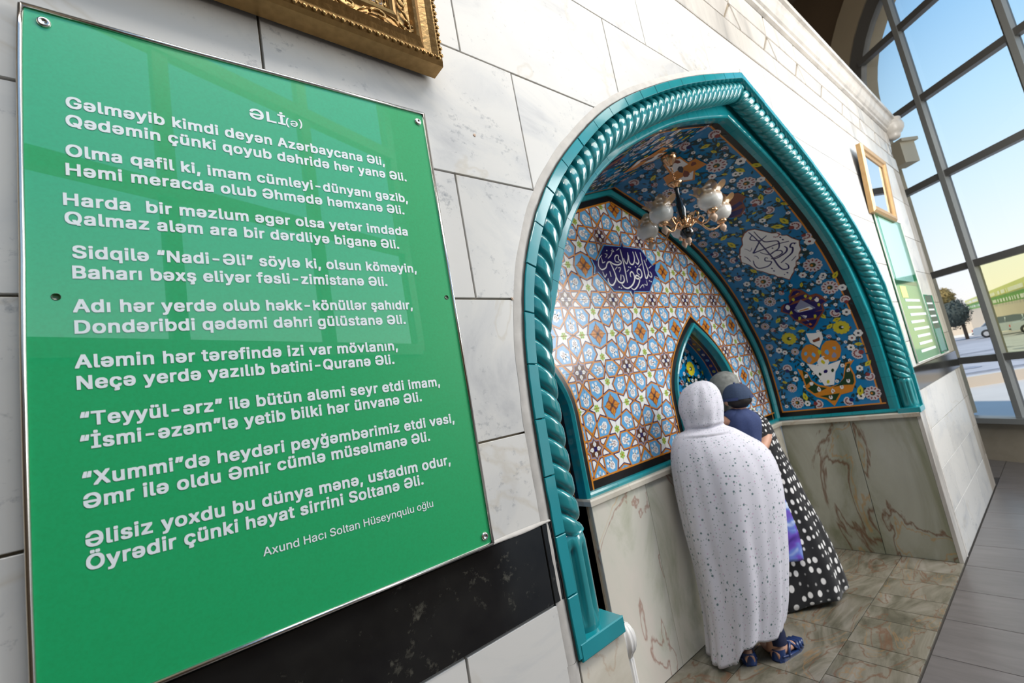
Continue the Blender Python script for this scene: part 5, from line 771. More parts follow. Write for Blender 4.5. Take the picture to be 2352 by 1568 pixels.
# base ribs under the star tiles
for xa, xb in ((2.215, 2.5), (2.5, 2.8), (2.8, 3.1), (3.1, 3.41), (4.61, 4.95), (4.95, XC+2.15)):
    mb = MB(); mb.grid([[(x, YB-.002, -.664), (x, YB-.028, -.668), (x, YB-.034, -.682), (x, YB-.03, -.70), (x, YB, -.70)] for x in (xa+.001, xb-.001)], 'teal_glaze', smooth=False, caps=True); mb.build('rib_tile', wall_back)
# two pointed recesses in the back wall
def recess(c, z0, depth, nm):
    t_ = thing(nm, (c, YB, z0), kind='structure')
    O_, I_ = small_arch(c, .537, z0, -.22, .442), small_arch(c, .497, z0, -.22, .392)
    n = len(O_); st = 3
    segs = [(0, 1)] + [(k, min(k+st, n-1)) for k in range(1, n-1, st)]
    if z0 < -1: segs = [(0, 1)] + segs[1:]
    for i0, i1 in segs:
        P_ = O_[i0:i1+1]; Q_ = I_[i0:i1+1]
        if len(P_) < 2: continue
        if P_[0][1] < -.70: P_ = [(P_[0][0], -.70)]+P_[1:]; Q_ = [(Q_[0][0], -.70)]+Q_[1:]
        if P_[-1][1] < -.70: P_ = P_[:-1]+[(P_[-1][0], -.70)]; Q_ = Q_[:-1]+[(Q_[-1][0], -.70)]
        mb = MB(); rows = []
        for a, b_ in zip(P_, Q_):
            m_ = ((a[0]+b_[0])/2, (a[1]+b_[1])/2); rows.append([(a[0], YB, a[1]), (a[0]*.8+b_[0]*.2, YB-.03, a[1]*.8+b_[1]*.2), (m_[0], YB-.036, m_[1]), (b_[0], YB-.022, b_[1]), (b_[0], YB+.03, b_[1])])
        mb.grid(rows, 'teal_glaze', smooth=False, flip=False, caps=True); mb.build('rib_tile', t_)
    # reveal: black line, printed border strip, then floral panel at the back
    mb = MB(); J = small_arch(c, .495, z0, -.22, .39)
    def yy(y, ins, m_):
        A2 = small_arch(c, .495-ins, z0, -.22, .39-ins*.8)
        rows = [[(x, YB+y[0], z) for x, z in J], [(q[0], YB+y[1], q[1]) for q in A2]]
        mb.grid(rows, m_, smooth=False)
    yy((0.0, .05), 0.0, 'teal_glaze'); yy((.05, .085), 0.0, 'black'); yy((.085, .092), 0.0, 'orange'); yy((.092, .165), 0.0, 'navy'); yy((.165, .172), 0.0, 'orange'); yy((.172, depth), 0.0, 'blue')
    k = 0
    for i in range(n-1):
        a, b_ = Vector(J[i]), Vector(J[i+1]); L_ = (b_-a).length; m_ = max(1, int(L_/.055))
        for q in range(m_):
            p = a.lerp(b_, (q+.5)/m_); d = (b_-a).normalized(); r = .016; nrm = Vector((-d.y, d.x)); k += 1
            if p.y < -.7: continue
            cc = ['orange', 'skyb', 'rosew', 'yellow'][k % 4]
            for rr, mm, off in ((r, cc, .001), (r*.45, 'maroon', .002)):
                mb.face([(p.x+nrm.x*off+d.x*rr*math.cos(w), YB+.128+rr*math.sin(w), p.y+nrm.y*off+d.y*rr*math.cos(w)) for w in [2*PI*e/7 for e in range(7)]], mm)
    mb.build('recess_reveal', t_)
    mb = MB(); J2 = small_arch(c, .52, z0, -.22, .42)
    for q in tris(J2): mb.face([(x, YB+depth, z) for x, z in ccw(list(q))], 'blue')
    mb.build('recess_back', t_)
    P = Painter(lambda u, v, h: (u, YB+depth-h, v)); rnd = random.Random(5)
    garden(P, c-.48, c+.48, max(z0, -.70)+.03, .30, [['Y', c-.22, .02, .075], ['Y', c+.22, .02, .075]], [], rnd, scale=1.25)
    P.disc((c-.12, -.28), .12, 'rust', 14, .0046); P.disc((c+.12, -.28), .12, 'rust', 14, .0047)
    P.mb.build('floral_tiles', t_)
    if z0 < -1:
        mb = MB()
        for s_ in (1, -1): mb.face([(c+s_*.495, YB, z0), (c+s_*.495, YB+depth, z0), (c+s_*.495, YB+depth, -.70), (c+s_*.495, YB, -.70)], 'onyx_green')
        mb.build('recess_cheeks', t_)
    else:
        mb = MB(); mb.face([(c-.5, YB-.02, z0+.001), (c+.5, YB-.02, z0+.001), (c+.5, YB+depth, z0+.001), (c-.5, YB+depth, z0+.001)], 'onyx_pale'); mb.build('recess_sill', t_)
recess(4.01, -.70, .24, 'wall_recess'); recess(1.69, -2.0, .24, 'wall_recess')
# navy calligraphy medallion on the star tiles
P = Painter(lambda u, v, h: (u, YB-h, v)); mo = DATA['medout']; c = cen(mo)
P.put(scallop(c, mo, 1.035), 'skyb', .0040); P.put(mo, 'navy', .0046)
for pts, w in DATA['medst']: P.stroke(pts, w*.62, 'white', .0054)
P.mb.build('calligraphy_medallion', wall_back, label='dark blue medallion with white Arabic calligraphy')
# ------------------------------------------------------------------ onyx dado
dado = thing('wall_dado', (XC, YB, -2), kind='structure')
def slab_y(xa, xb, z0, z1, y, m_, nm='onyx_slab', par=None):
    mb = MB(); mb.prism([(xa, z0), (xb, z0), (xb, z1), (xa, z1)], y, y+.03, m_, bev=.002); return mb.build(nm, par or dado)
def slab_x(ya, yb, z0, z1, x, m_, sg=1, nm='onyx_slab', par=None, t_=.03):
    mb = MB(); mb.prism([(ya, z0), (yb, z0), (yb, z1), (ya, z1)], 0, t_, m_, bev=.002, frame=lambda u, w, z: (x+sg*w, u, z)); 
    mb.f = [f[::-1] for f in mb.f] if sg > 0 else mb.f
    return mb.build(nm, par or dado)
YD = 2.17; XD = 5.29
for xa, xb, m_ in ((2.203, 2.80, 'onyx'), (2.80, 3.42, 'onyx'), (3.42, 4.05, 'onyx'), (4.05, 4.62, 'onyx'), (4.62, 5.0, 'onyx'), (5.0, XD-.002, 'onyx_pale'), (.93, 1.07, 'onyx_pale')): slab_y(xa+.002, xb-.002, -2.0, -.752, YD, m_)
slab_x(YD+.031, 2.55, -2, -.752, 2.205, 'onyx_pale', sg=1)
slab_x(1.031, 1.535, -2.0, -.752, XD, 'onyx_green'); slab_x(1.540, YD, -2.0, -.752, XD, 'onyx_green')
slab_x(1.004, YD, -2.0, -.752, .955, 'onyx_green', sg=-1)
def ledge(pts, nm='ledge'):
    mb = MB(); pr_ = [(-.752, .004), (-.744, .030), (-.712, .036), (-.701, .028), (-.70, 0)]
    rows = [[(x+nx*d, y+ny*d, z) for z, d in pr_] for x, y, nx, ny in pts]; mb.grid(rows, 'onyx_pale', smooth=False); mb.build(nm, dado)
ledge([(2.203, 2.5, -1, 0), (2.203, YD, -1, -1), (3.6, YD, 0, -1), (XD, YD, -1, -1), (XD, 1.0, -1, 0)])
ledge([(1.07, YD, 0, -1), (.955, YD, 1, -1), (.955, 1.03, 1, 0)])
# front jamb faces under the plinths
slab_y(XC-2.292, XC-2.10, -2, -.712, 1.0, 'onyx_pale', nm='jamb_slab'); slab_y(XD-.001, XC+2.30, -2, -.705, 1.0, 'marble_streak', nm='jamb_slab')
# fluted colonnette under the left plinth
col_ = thing('colonnette', (1.085, 1.04, -2.0), 'slim white fluted marble colonnette under the left end of the turquoise arch', 'column')
wobf = lambda r, z, a: (r*(1+.07*math.cos(12*a)), z)
mb = MB(); mb.lathe([(.012, -.715), (.024, -.722), (.033, -.74), (.036, -.76), (.033, -.785), (.022, -.80), (.016, -.812)], (1.085, 1.04, 0), 'onyx_pale', n=48, wob=wobf); mb.mats = ['marble_w']; 
mat('marble_w', (0.74, 0.72, 0.69), 0.35, var=.08)
mb.build('capital', col_)
mb = MB(); mb.lathe([(.016, -.812), (.019, -.82), (.019, -1.0), (.019, -1.4), (.019, -1.9)], (1.085, 1.04, 0), 'marble_w', n=48, wob=wobf); mb.build('shaft', col_)
mb = MB(); mb.lathe([(.019, -1.9), (.03, -1.92), (.034, -1.95), (.038, -2.0), (0, -2.0)], (1.085, 1.04, 0), 'marble_w', n=24); mb.build('base', col_)
# ------------------------------------------------------------------ floors
fl = MB(); fl.face([(-4.2, -6, -2.012), (12.5, -6, -2.012), (12.5, 4.2, -2.012), (-4.2, 4.2, -2.012)], 'dark_joint'); floor = fl.build('floor', kind='structure')
def ftile(xa, xb, ya, yb, m_, z=-2.0):
    g = .0025; mb = MB()
    mb.prism([(xa+g, ya+g), (xb-g, ya+g), (xb-g, yb-g), (xa+g, yb-g)], 0, .012, m_, bev=.0012, frame=lambda u, w, v: (u, v, z-w+random.uniform(0, 0)))
    mb.f = [f[::-1] for f in mb.f]; mb.build('floor_tile', floor)
for ya, yb, xs in ((1.0, 1.42, [.9, 1.35, 1.8, 2.2, 2.6, 2.9, 3.2, 3.45, 3.645, 4.03, 4.226, 4.467, 4.78, 5.02, XD]), (1.42, 1.86, [.9, 1.6, 2.4, 3.10, 3.76, 4.35, 4.75, XD]), (1.86, YD, [.9, 1.5, 2.2, 2.9, 3.5, 4.1, 4.7, XD]), (YD, 2.6, [1.13, 2.14])):
    for xa, xb in zip(xs, xs[1:]): ftile(xa, xb, ya, yb, 'onyx_floor')
for k in range(-9, 17):
    xa = 3.722+.511*k
    if xa > 9.6: break
    for ya, yb in ((-.03, .99), (-1.05, -.03), (-2.07, -1.05)): ftile(xa, xa+.511, ya, yb, 'grey_floor')
    if xa > 7.9: ftile(xa, xa+.511, .99, 2.0, 'grey_floor')
mb = MB(); mb.box((-4, -6, -2.02), (12, -2.07, -2.001), 'grey_floor'); mb.build('floor_slab', floor)
# ------------------------------------------------------------------ poem sign
sign = thing('poem_sign', (.255, .985, -.335), 'large green poem sign headed ƏLİ in white Azerbaijani lettering, edged in steel', 'sign')
LE = [(-.3325, -.1395), (-.27, -.146), (-.15, -.1465), (.02, -.1462), (.146, -.1455), (.214, -.145), (.305, -.1435), (.356, -.1425), (.506, -.141), (.665, -.139), (.723, -.138), (.782, -.1365), (.826, -.134)]
LE = [(z*.985, x*.985+.0) for z, x in LE]
TL, TR, BR, BL = LE[-1], (.830, .6395), (-.3285, .6375), LE[0]
outl = [(x, z) for z, x in LE]+[(.2, .8185), (TR[1], TR[0]), (BR[1], BR[0])]
mb = MB(); mb.prism(outl, .984, .992, 'sign_face'); mb.build('panel', sign)
def edge(path, nm='edge_strip'):
    mb = MB()
    mb.tube([(x, .983, z) for x, z in path], .0042, 'steel', n=8); mb.tube([(x, .987, z) for x, z in path], .0048, 'steel', n=8); mb.build(nm, sign)
edge([(x, z) for z, x in LE]); edge([(TL[1], TL[0]), (.1, .8155), (.35, .8225), (TR[1], TR[0])]); edge([(TR[1], TR[0]), (.639, .25), (BR[1], BR[0])]); edge([(BR[1], BR[0]), (BL[1], BL[0])])
font = None
try: font = bpy.data.fonts.load(os.path.join(bpy.utils.system_resource('DATAFILES'), 'fonts', 'Inter.woff2'))
except Exception: pass
def text_quads(txt, bold):
    """glyph outlines cut into thin horizontal trapezoids by the winding rule, so overlapping contours fill cleanly"""
    cu = bpy.data.curves.new('t', 'FONT'); cu.body = txt; cu.size = 1.0; cu.resolution_u = 3; cu.space_character = 1.06 if bold else 1.0
    if font: cu.font = font
    ob = bpy.data.objects.new('t', cu); COL.objects.link(ob); dg = bpy.context.evaluated_depsgraph_get(); dg.update()
    cv = ob.evaluated_get(dg).to_curve(dg); cont = []
    for sp in cv.splines:
        P_ = []
        if sp.type == 'BEZIER':
            bp = sp.bezier_points; n = len(bp)
            for i in range(n):
                a, b_ = bp[i], bp[(i+1) % n]; p0, p1, p2, p3 = a.co, a.handle_right, b_.handle_left, b_.co
                st = 1 if ((p1-p0).cross(p3-p0).length < 1e-4 and (p2-p0).cross(p3-p0).length < 1e-4) else 4
                for q in range(st):
                    t_ = q/st; u = 1-t_; c = p0*u**3+p1*3*u*u*t_+p2*3*u*t_*t_+p3*t_**3; P_.append((c.x, c.y))
        else: P_ = [(p.co.x, p.co.y) for p in sp.points]
        if len(P_) > 2: cont.append(P_)
    bpy.data.objects.remove(ob); bpy.data.curves.remove(cu)
    # group the contours that overlap in x into glyph clusters
    cont.sort(key=lambda c: min(p[0] for p in c)); groups = []; hi = -9
    for c in cont:
        lo_ = min(p[0] for p in c)
        if lo_ > hi: groups.append([c])
        else: groups[-1].append(c)
        hi = max(hi, max(p[0] for p in c))
    Q_ = []
    for g in groups:
        E_ = []
        for c in g:
            for i in range(len(c)):
                p, q = c[i], c[(i+1) % len(c)]
                if abs(p[1]-q[1]) < 1e-6: continue
                E_.append((p, q, 1) if p[1] < q[1] else (q, p, -1))
        ys = sorted(p[1] for c in g for p in c); lev = []
        for y in ys:
            if not lev or y-lev[-1] > .004: lev.append(y)
        if ys[-1]-lev[-1] > 1e-4: lev.append(ys[-1])
        L2 = []
        for a, b_ in zip(lev, lev[1:]):
            k_ = max(1, int((b_-a)/.05+.5)); 
            ov = len(g) > 1 or True
            L2 += [a+(b_-a)*i/k_ for i in range(k_)]
        L2.append(lev[-1])
        for ya, yb in zip(L2, L2[1:]):
            ym = (ya+yb)/2; X_ = []
            for p, q, w in E_:
                if p[1] <= ym < q[1]:
                    f = lambda y: p[0]+(q[0]-p[0])*(min(max(y, p[1]), q[1])-p[1])/(q[1]-p[1]); X_.append((f(ym), f(ya), f(yb), w))
            X_.sort(); wn = 0
            for k_ in range(len(X_)):
                if wn == 0: st_ = X_[k_]
                wn += X_[k_][3]
                if wn == 0: Q_.append(((st_[1], ya), (X_[k_][1], ya), (X_[k_][2], yb), (st_[2], yb)))
    return Q_
for txt, x0, z0, x1, z1, bold in DATA['lines']:
    TT = text_quads(txt, bold); xs = [p[0] for t_ in TT for p in t_]; lo, hi = min(xs), max(xs); kx = (x1-x0)/(hi-lo)
    cap = .0298/.727
    if txt == 'ƏLİ': cap = .0332/.745
    if txt == '(ə)': cap = .027/.745
    if not bold and txt != '(ə)': cap = .0215/.745
    w_ = .0014 if bold else .0003          # stroke weight: the outline thickened by shifted copies
    mb = MB()
    for j_, (ox, oz) in enumerate([(w_*math.cos(q*PI/4), w_*math.sin(q*PI/4)*.8) for q in (1, 3, 5, 7)]):
        i0 = len(mb.v)
        for t_ in TT:
            k_ = len(mb.v)
            for c in t_:
                u = (c[0]-lo)*kx; mb.v.append((x0+u+ox, .9832-j_*3e-6, z0+(z1-z0)*(u/(x1-x0))+c[1]*cap+oz+(w_*.6)))
            mb.f.append((k_, k_+1, k_+2, k_+3))
    mb.m = [0]*len(mb.f); mb.sm = [False]*len(mb.f); mb.mats = ['lettering_white']; mb.build('lettering', sign)
for x, z in ((-.105, .79), (.618, .80), (.618, -.305), (-.105, -.30)):
    mb = MB(); mb.lathe([(.0095, 0), (.0095, .002), (.0075, .0045), (.0045, .0045), (.0035, .002), (0, .002)], (x, .984, z), 'steel', n=16, axis=Vector((0, -1, 0))); mb.build('screw', sign)
for x, z in ((-.1045, .293), (.6195, .298)):
    mb = MB(); mb.lathe([(.0062, .0003), (.0055, .0008), (.0052, .0004), (0, .0004)], (x, .984, z), 'green', n=12, axis=Vector((0, -1, 0))); mb.build('screw_hole', sign)
# ------------------------------------------------------------------ gilt picture frame
pf = thing('picture_frame', (.15, .96, 1.0), 'ornate antique gold picture frame hanging above the green sign', 'picture frame')
x0, x1, z0, z1 = -.60, .700, .962, 2.0; YW = .985
FP = [(0.0, YW), (0.0, .935), (.006, .925), (.012, .921), (.018, .925), (.030, .938), (.048, .945), (.058, .938), (.066, .930), (.072, .936), (.080, .950), (.112, .956), (.120, .948), (.128, .946), (.134, .952), (.140, .960), (.150, .963), (.158, .960)]
LEAN = .03
def fpt(x, y, z): return (x, y-LEAN*(z-z0)/(z1-z0), z)
def mould(a, b_, ax):
    mb = MB(); rows = []
    for end in (0, 1):
        row = []
        for d, y in FP:
            if ax == 'b': row.append(fpt((x0+d) if end == 0 else (x1-d), y, z0+d))
            if ax == 't': row.append(fpt((x0+d) if end == 0 else (x1-d), y, z1-d))
            if ax == 'l': row.append(fpt(x0+d, y, (z0+d) if end == 0 else (z1-d)))
            if ax == 'r': row.append(fpt(x1-d, y, (z0+d) if end == 0 else (z1-d)))
        rows.append(row)
    mb.grid(rows, 'gold', smooth=False); mb.build('frame_moulding', pf)
for ax in 'btlr': mould(0, 0, ax)
def along(side, t_, d, y):   # point on a side at distance t from the corner
    return fpt(x1-t_, y, z0+d) if side == 'b' else fpt(x1-d, y, z0+t_)
om = MB(); od = MB()
for side, ln in (('b', 1.25), ('r', 1.0)):
    n_ = int(ln/.022)
    for k in range(n_):
        t_ = .02+k*.022; c = along(side, t_, .011, .920); om.ball(c, .0062, 'gold', sx=1.1, sy=.6, sz=1.0, n=6); om.ball(along(side, t_+.011, .014, .921), .0035, 'gold', n=6)
        c = along(side, t_+.06, .145, .957); om.ball(c, .0055, 'gold', sy=.6, n=6)
    # running scrolls in the hollow
    m_ = int((ln-.1)/.085)
    for k in range(m_):
        t0 = .085+k*.085; sgn = 1 if k % 2 else -1
        for rr, ph in ((.022, 0), (.013, 1.5)):
            pts = []
            for q in range(13):
                a = ph+q*.42; r = rr*(1-q/15); tt, dd = t0+r*math.cos(a)*1.3, .097+sgn*r*math.sin(a)*.8; pts.append(along(side, tt, dd, .946))
            om.tube(pts, [.0045*(1-.5*q/12) for q in range(13)], 'gold', n=5)
        om.tube([along(side, t0+.03, .097+sgn*.010, .948), along(side, t0+.045, .097, .944), along(side, t0+.062, .097-sgn*.012, .948)], [.002, .0045, .0015], 'gold', n=5)
om.build('carved_ornament', pf, kind='stuff')
mb = MB(); mb.face([fpt(x0+.15, .962, z0+.15), fpt(x1-.15, .962, z0+.15), fpt(x1-.15, .962, z1-.15), fpt(x0+.15, .962, z1-.15)], 'picture_print'); mb.build('picture', pf)
mb = MB(); mb.face([fpt(x0+.01, .984, z0+.005), fpt(x1-.01, .984, z0+.005), fpt(x1-.01, .984, z1), fpt(x0+.01, .984, z1)][::-1], 'gold_dark'); mb.build('backing_board', pf)
# ------------------------------------------------------------------ chandelier
CX, CY = 3.15, 1.60
ch = thing('chandelier', (CX, CY, 1.62), 'brass chandelier with frilled amber glass shades hanging under the vault ridge', 'chandelier')
mb = MB(); mb.lathe([(0, 1.63), (.055, 1.625), (.062, 1.60), (.05, 1.575), (.03, 1.55), (.012, 1.53)], (CX, CY, 0), 'brass', n=24); mb.build('ceiling_canopy', ch)
for k in range(7):
    mb = MB(); z = 1.515-k*.020; n_ = 10; ring_ = []
    for q in range(n_+1):
        a = 2*PI*q/n_; ring_.append((CX+(.008*math.cos(a) if k % 2 else 0), CY+(0 if k % 2 else .008*math.cos(a)), z+.014*math.sin(a)))
    mb.tube(ring_, .0028, 'brass', n=5, caps=False); mb.build('chain_link', ch)
mb = MB(); mb.lathe([(0, 1.405), (.05, 1.395), (.056, 1.385), (.03, 1.37), (.014, 1.355)], (CX, CY, 0), 'brass', n=20); mb.build('top_disc', ch)
mb = MB(); mb.lathe([(.012, 1.36), (.02, 1.345), (.014, 1.33), (.016, 1.28), (.030, 1.21), (.034, 1.17), (.024, 1.12), (.03, 1.10)], (CX, CY, 0), 'black_gloss', n=20); mb.build('stem', ch)
mb = MB(); mb.lathe([(.03, 1.10), (.045, 1.09), (.03, 1.075), (.04, 1.06), (.05, 1.045), (.04, 1.03), (.02, 1.01)], (CX, CY, 0), 'brass', n=20)
for k in range(10):
    a = 2*PI*k/10; pts = [(CX+math.cos(a)*r, CY+math.sin(a)*r, z) for r, z in ((.02, 1.03), (.06, 1.06), (.065, 1.11), (.045, 1.12), (.05, 1.10))]; mb.tube(pts, .005, 'brass', n=5)
mb.build('hub', ch)
mb = MB(); mb.lathe([(.045, 1.02), (.052, .995), (.04, .97), (.02, .955)], (CX, CY, 0), 'black_gloss', n=16); mb.lathe([(.018, .955), (.024, .94), (.02, .925), (.006, .915), (.009, .905), (0, .898)], (CX, CY, 0), 'cup_cream', n=14); mb.build('finial', ch)
for k in range(5):
    a = math.radians(-38+72*k); ca, sa = math.cos(a), math.sin(a); Rr = .275
    pt = lambda r, z: (CX+ca*r, CY+sa*r, z)
    mb = MB(); mb.tube([pt(*q) for q in smooth_path([(.03, 1.03), (.08, 1.07), (.12, 1.045), (.16, 1.0), (.21, .99), (.25, 1.01), (Rr, 1.025)], 4)], .0075, 'brass', n=7)
    mb.tube([pt(*q) for q in smooth_path([(.12, 1.045), (.15, 1.085), (.125, 1.11), (.105, 1.09)], 4)], .005, 'brass', n=6)
    arm = mb.build('arm', ch)
    mb = MB(); c = (CX+ca*Rr, CY+sa*Rr, 0); mb.lathe([(0, .955), (.006, .962), (.012, .97), (.022, .985), (.024, 1.0), (.014, 1.012), (.012, 1.022)], c, 'cup_cream', n=14); mb.lathe([(.012, 1.02), (.034, 1.032), (.036, 1.045), (.026, 1.052)], c, 'brass', n=16); mb.build('lamp_cup', arm)
    mb = MB(); wb_ = lambda r, z, a2: (r*(1+(.13 if z > 1.17 else .04 if z > 1.13 else 0)*math.cos(6*a2)), z+(.016 if z > 1.17 else 0)*math.cos(6*a2+.9))
    mb.lathe([(.022, 1.048), (.045, 1.055), (.070, 1.075), (.082, 1.105), (.080, 1.135), (.072, 1.155), (.078, 1.175), (.108, 1.20)], c, 'shade_glass', n=48, wob=wb_); mb.build('glass_shade', arm)
    mb = MB(); pts = [(c[0]+.022*math.cos(q*.7), c[1]+.022*math.sin(q*.7), 1.10+.0035*q) for q in range(36)]; mb.tube(pts, .0075, 'bulb', n=6); mb.build('bulb', arm)
# ------------------------------------------------------------------ hall: glazed wall to the right, glazed wall behind the viewer
ANG = math.radians(55.96); WD0 = -7.1468
def WP(s, z, o=0.0, ang=ANG, d0=WD0): 
    n = (-math.sin(ang), math.cos(ang)); t_ = (math.cos(ang), math.sin(ang)); return (n[0]*(d0+o)+t_[0]*s, n[1]*(d0+o)+t_[1]*s, z)
def wbar(mb, s0, s1, z0, z1, o0, o1, m_, P=WP):
    c = [P(s, z, o) for s in (s0, s1) for z in (z0, z1) for o in (o0, o1)]
    for f in ((0, 1, 3, 2), (4, 6, 7, 5), (0, 4, 5, 1), (2, 3, 7, 6), (0, 2, 6, 4), (1, 5, 7, 3)): mb.face([c[i] for i in f], m_)
SC, ZC, RW = 4.83, 3.77, 1.60
wr = MB()
def wpoly(mb, poly, o, m_):
    for t_ in (tris(poly) if len(poly) > 3 else [poly]): mb.face([WP(s, z, o) for s, z in t_], m_)
NA = 24
arcp = lambda R_: [(SC+R_*math.cos(PI*k/NA), ZC+R_*math.sin(PI*k/NA)) for k in range(NA+1)]
a1 = arcp(RW+.22)
outer = [(9.5, -2), (9.5, 7.6), (1.5, 7.6), (1.5, -2), (SC-RW-.22, -2)]+a1[::-1]+[(SC+RW+.22, -2)]
wpoly(wr, outer, 0, 'plaster_brown')
wall_right = wr.build('wall_right', kind='structure')
# archivolt strip, beige reveals, corbel
mb = MB(); A_, B_ = arcp(RW+.24), arcp(RW+.70)
mb.grid([[WP(*A_[k], .0), WP(*A_[k], .06), WP(*B_[k], .06), WP(*B_[k], .0)] for k in range(NA+1)], 'plaster_beige', smooth=False)
for s0, s1 in ((SC+RW+.24, SC+RW+.70), (SC-RW-.70, SC-RW-.24)): wbar(mb, s0, s1, -2, ZC, 0, .06, 'plaster_beige')
mb.build('archivolt', wall_right)
mb = MB(); A_ = [(SC+RW+.02, -1.38)]+arcp(RW+.02)+[(SC-RW-.02, -1.38)]
mb.grid([[WP(s, z, -.28), WP(s, z, .02)] for s, z in A_], 'plaster_beige', smooth=False); mb.build('window_reveal', wall_right)
mb = MB(); wbar(mb, 6.16, 6.40, 2.60, 2.94, -.30, -.05, 'corbel_stone'); wbar(mb, 6.12, 6.44, 2.94, 2.99, -.34, -.05, 'corbel_stone'); mb.build('corbel', wall_right)
win = thing('window_1', WP(SC, -1.38), kind='structure')
A_, B_ = arcp(RW-.01), arcp(RW+.20); mb = MB()
mb.grid([[WP(*A_[k], -.05), WP(*A_[k], .05), WP(*B_[k], .07), WP(*B_[k], -.05)] for k in range(NA+1)], 'alu', smooth=False); mb.build('arch_frame', win)
ZB = [4.45, 3.30, 2.115, .77, -.555]
SMU = [5.665, 4.49, 3.6]
def inwin(s): return ZC+math.sqrt(max(0, RW**2-(s-SC)**2))
for i, s in enumerate(SMU):
    mb = MB(); wbar(mb, s-.055, s+.055, -1.38, inwin(s), -.03, .03, 'alu'); wbar(mb, s-.075, s-.005, -1.38, inwin(s), .03, .10, 'alu_light'); mb.build('mullion', win)
for z in ZB:
    h_ = SC-math.sqrt(max(0, RW**2-(max(0, z-ZC))**2)), SC+math.sqrt(max(0, RW**2-(max(0, z-ZC))**2))
    mb = MB(); wbar(mb, h_[0], h_[1]+.03, z-.048, z+.048, -.02, .085, 'alu'); mb.build('transom', win)
zz = [-1.38]+ZB[::-1]+[5.4]; ss = [SC-RW]+SMU[::-1]+[SC+RW]
for a, b_ in zip(ss, ss[1:]):
    for c, d in zip(zz, zz[1:]):
        poly = ccw([(a, c), (b_, c), (b_, d), (a, d)])
        if d > ZC: poly = clip_in(poly, ccw([(SC-RW, -3), (SC+RW, -3)]+arcp(RW)))
        if len(poly) < 3: continue
        mb = MB(); mb.face([WP(s, z, 0.0) for s, z in poly], 'glass_yellow' if (b_ < 5.7 and a > 4.3 and abs(d-.77) < .01) else 'glass'); mb.build('pane', win)
mb = MB(); wbar(mb, SC-RW-.1, SC+RW+.3, -1.46, -1.385, -.1, .14, 'alu_light'); mb.build('window_sill', win)
mb = MB(); wbar(mb, SC-RW-.1, SC+RW+1.5, -2, -1.46, -.1, .05, 'beige_stone'); mb.build('trim_5', kind='structure')
# glazed wall behind the viewer (seen in the gloss of the sign)
b2 = math.radians(18.6)
def W2(s, z, o=0.0):
    n = (-math.sin(b2), math.cos(b2)); t_ = (math.cos(b2), math.sin(b2)); L_ = 3.85+o; x = n[0]*L_+t_[0]*s; y = n[1]*L_+t_[1]*s; return (x, 2-y, z)
w2 = thing('window_2', W2(0, .8), kind='structure')
for s in (-3.6, -2.3, -1.05, .26, 1.52, 2.80, 4.03):
    mb = MB(); wbar(mb, s-.055, s+.055, .8, 5.8, -.04, .04, 'alu', W2); mb.build('mullion', w2)
for z in (.82, 2.08, 3.36, 4.6, 5.8):
    mb = MB(); wbar(mb, -4.2, 4.03, z-.065, z+.065, -.05, .05, 'alu', W2); mb.build('transom', w2)
mb = MB(); wbar(mb, -4.5, 4.06, -2, .77, .0, .15, 'plaster_brown', W2); wbar(mb, 4.06, 5.0, -2, 6.3, .0, .15, 'plaster_brown', W2); wbar(mb, -4.5, 5.0, 5.85, 6.5, .0, .15, 'plaster_brown', W2); mb.build('wall_rear', kind='structure')
mb = MB(); mb.box((-4.2, -5.2, -2), (-4.1, 1.0, 6.6), 'plaster_beige'); mb.build('wall_left', kind='structure')
mb = MB(); cpoly = [WP(9.5, 0)[:2], WP(1.5, 0)[:2], W2(5.0, 0)[:2], W2(-4.5, 0)[:2], (-4.5, 9.0), (WP(9.5, 0)[0], 9.0)]
for t_ in tris(cpoly):
    for zc in (6.5, 6.7): mb.face([(x, y, zc) for x, y in t_], 'ceiling_paint')
mb.build('ceiling', kind='structure')
mb = MB(); mb.box((-4.5, 8.9, -2), (11.2, 9.0, 6.6), 'plaster_brown'); mb.box((-4.5, 2.6, -2), (-4.4, 9, 6.6), 'plaster_brown'); mb.build('wall_far', kind='structure')
# ------------------------------------------------------------------ things on the right part of the wall
def rect_frame(x0, x1, z0, z1, w, d, m_, par, back, bname, lean=0.0, y0=.995):
    f = lambda x, y, z: (x, y-lean*(z-z0)/(z1-z0), z)
    pr_ = [(0, y0), (0, y0-d*.7), (w*.25, y0-d), (w*.6, y0-d*.9), (w*.7, y0-d*.65), (w, y0-d*.55), (w, y0-d*.3)]
    for ax in 'btlr':
        rows = []
        for e in (0, 1):
            row = []
            for dd, y in pr_:
                if ax == 'b': row.append(f((x0+dd) if e == 0 else (x1-dd), y, z0+dd))
                if ax == 't': row.append(f((x0+dd) if e == 0 else (x1-dd), y, z1-dd))
                if ax == 'l': row.append(f(x0+dd, y, (z0+dd) if e == 0 else (z1-dd)))
                if ax == 'r': row.append(f(x1-dd, y, (z0+dd) if e == 0 else (z1-dd)))
            rows.append(row)
        mb = MB(); mb.grid(rows, m_, smooth=False); mb.build('frame_moulding', par)
    mb = MB(); mb.face([f(x0+w*.9, y0-d*.4, z0+w*.9), f(x1-w*.9, y0-d*.4, z0+w*.9), f(x1-w*.9, y0-d*.4, z1-w*.9), f(x0+w*.9, y0-d*.4, z1-w*.9)], back); mb.build(bname, par)
    mb = MB(); mb.face([f(x0, y0-.001, z0), f(x1, y0-.001, z0), f(x1, y0-.001, z1), f(x0, y0-.001, z1)][::-1], 'gold_dark'); mb.build('backing_board', par)
mf = thing('framed_glass_picture', (6.2, .95, 1.2), 'gilt framed glass picture mirroring the sky, high beside the arch', 'picture')
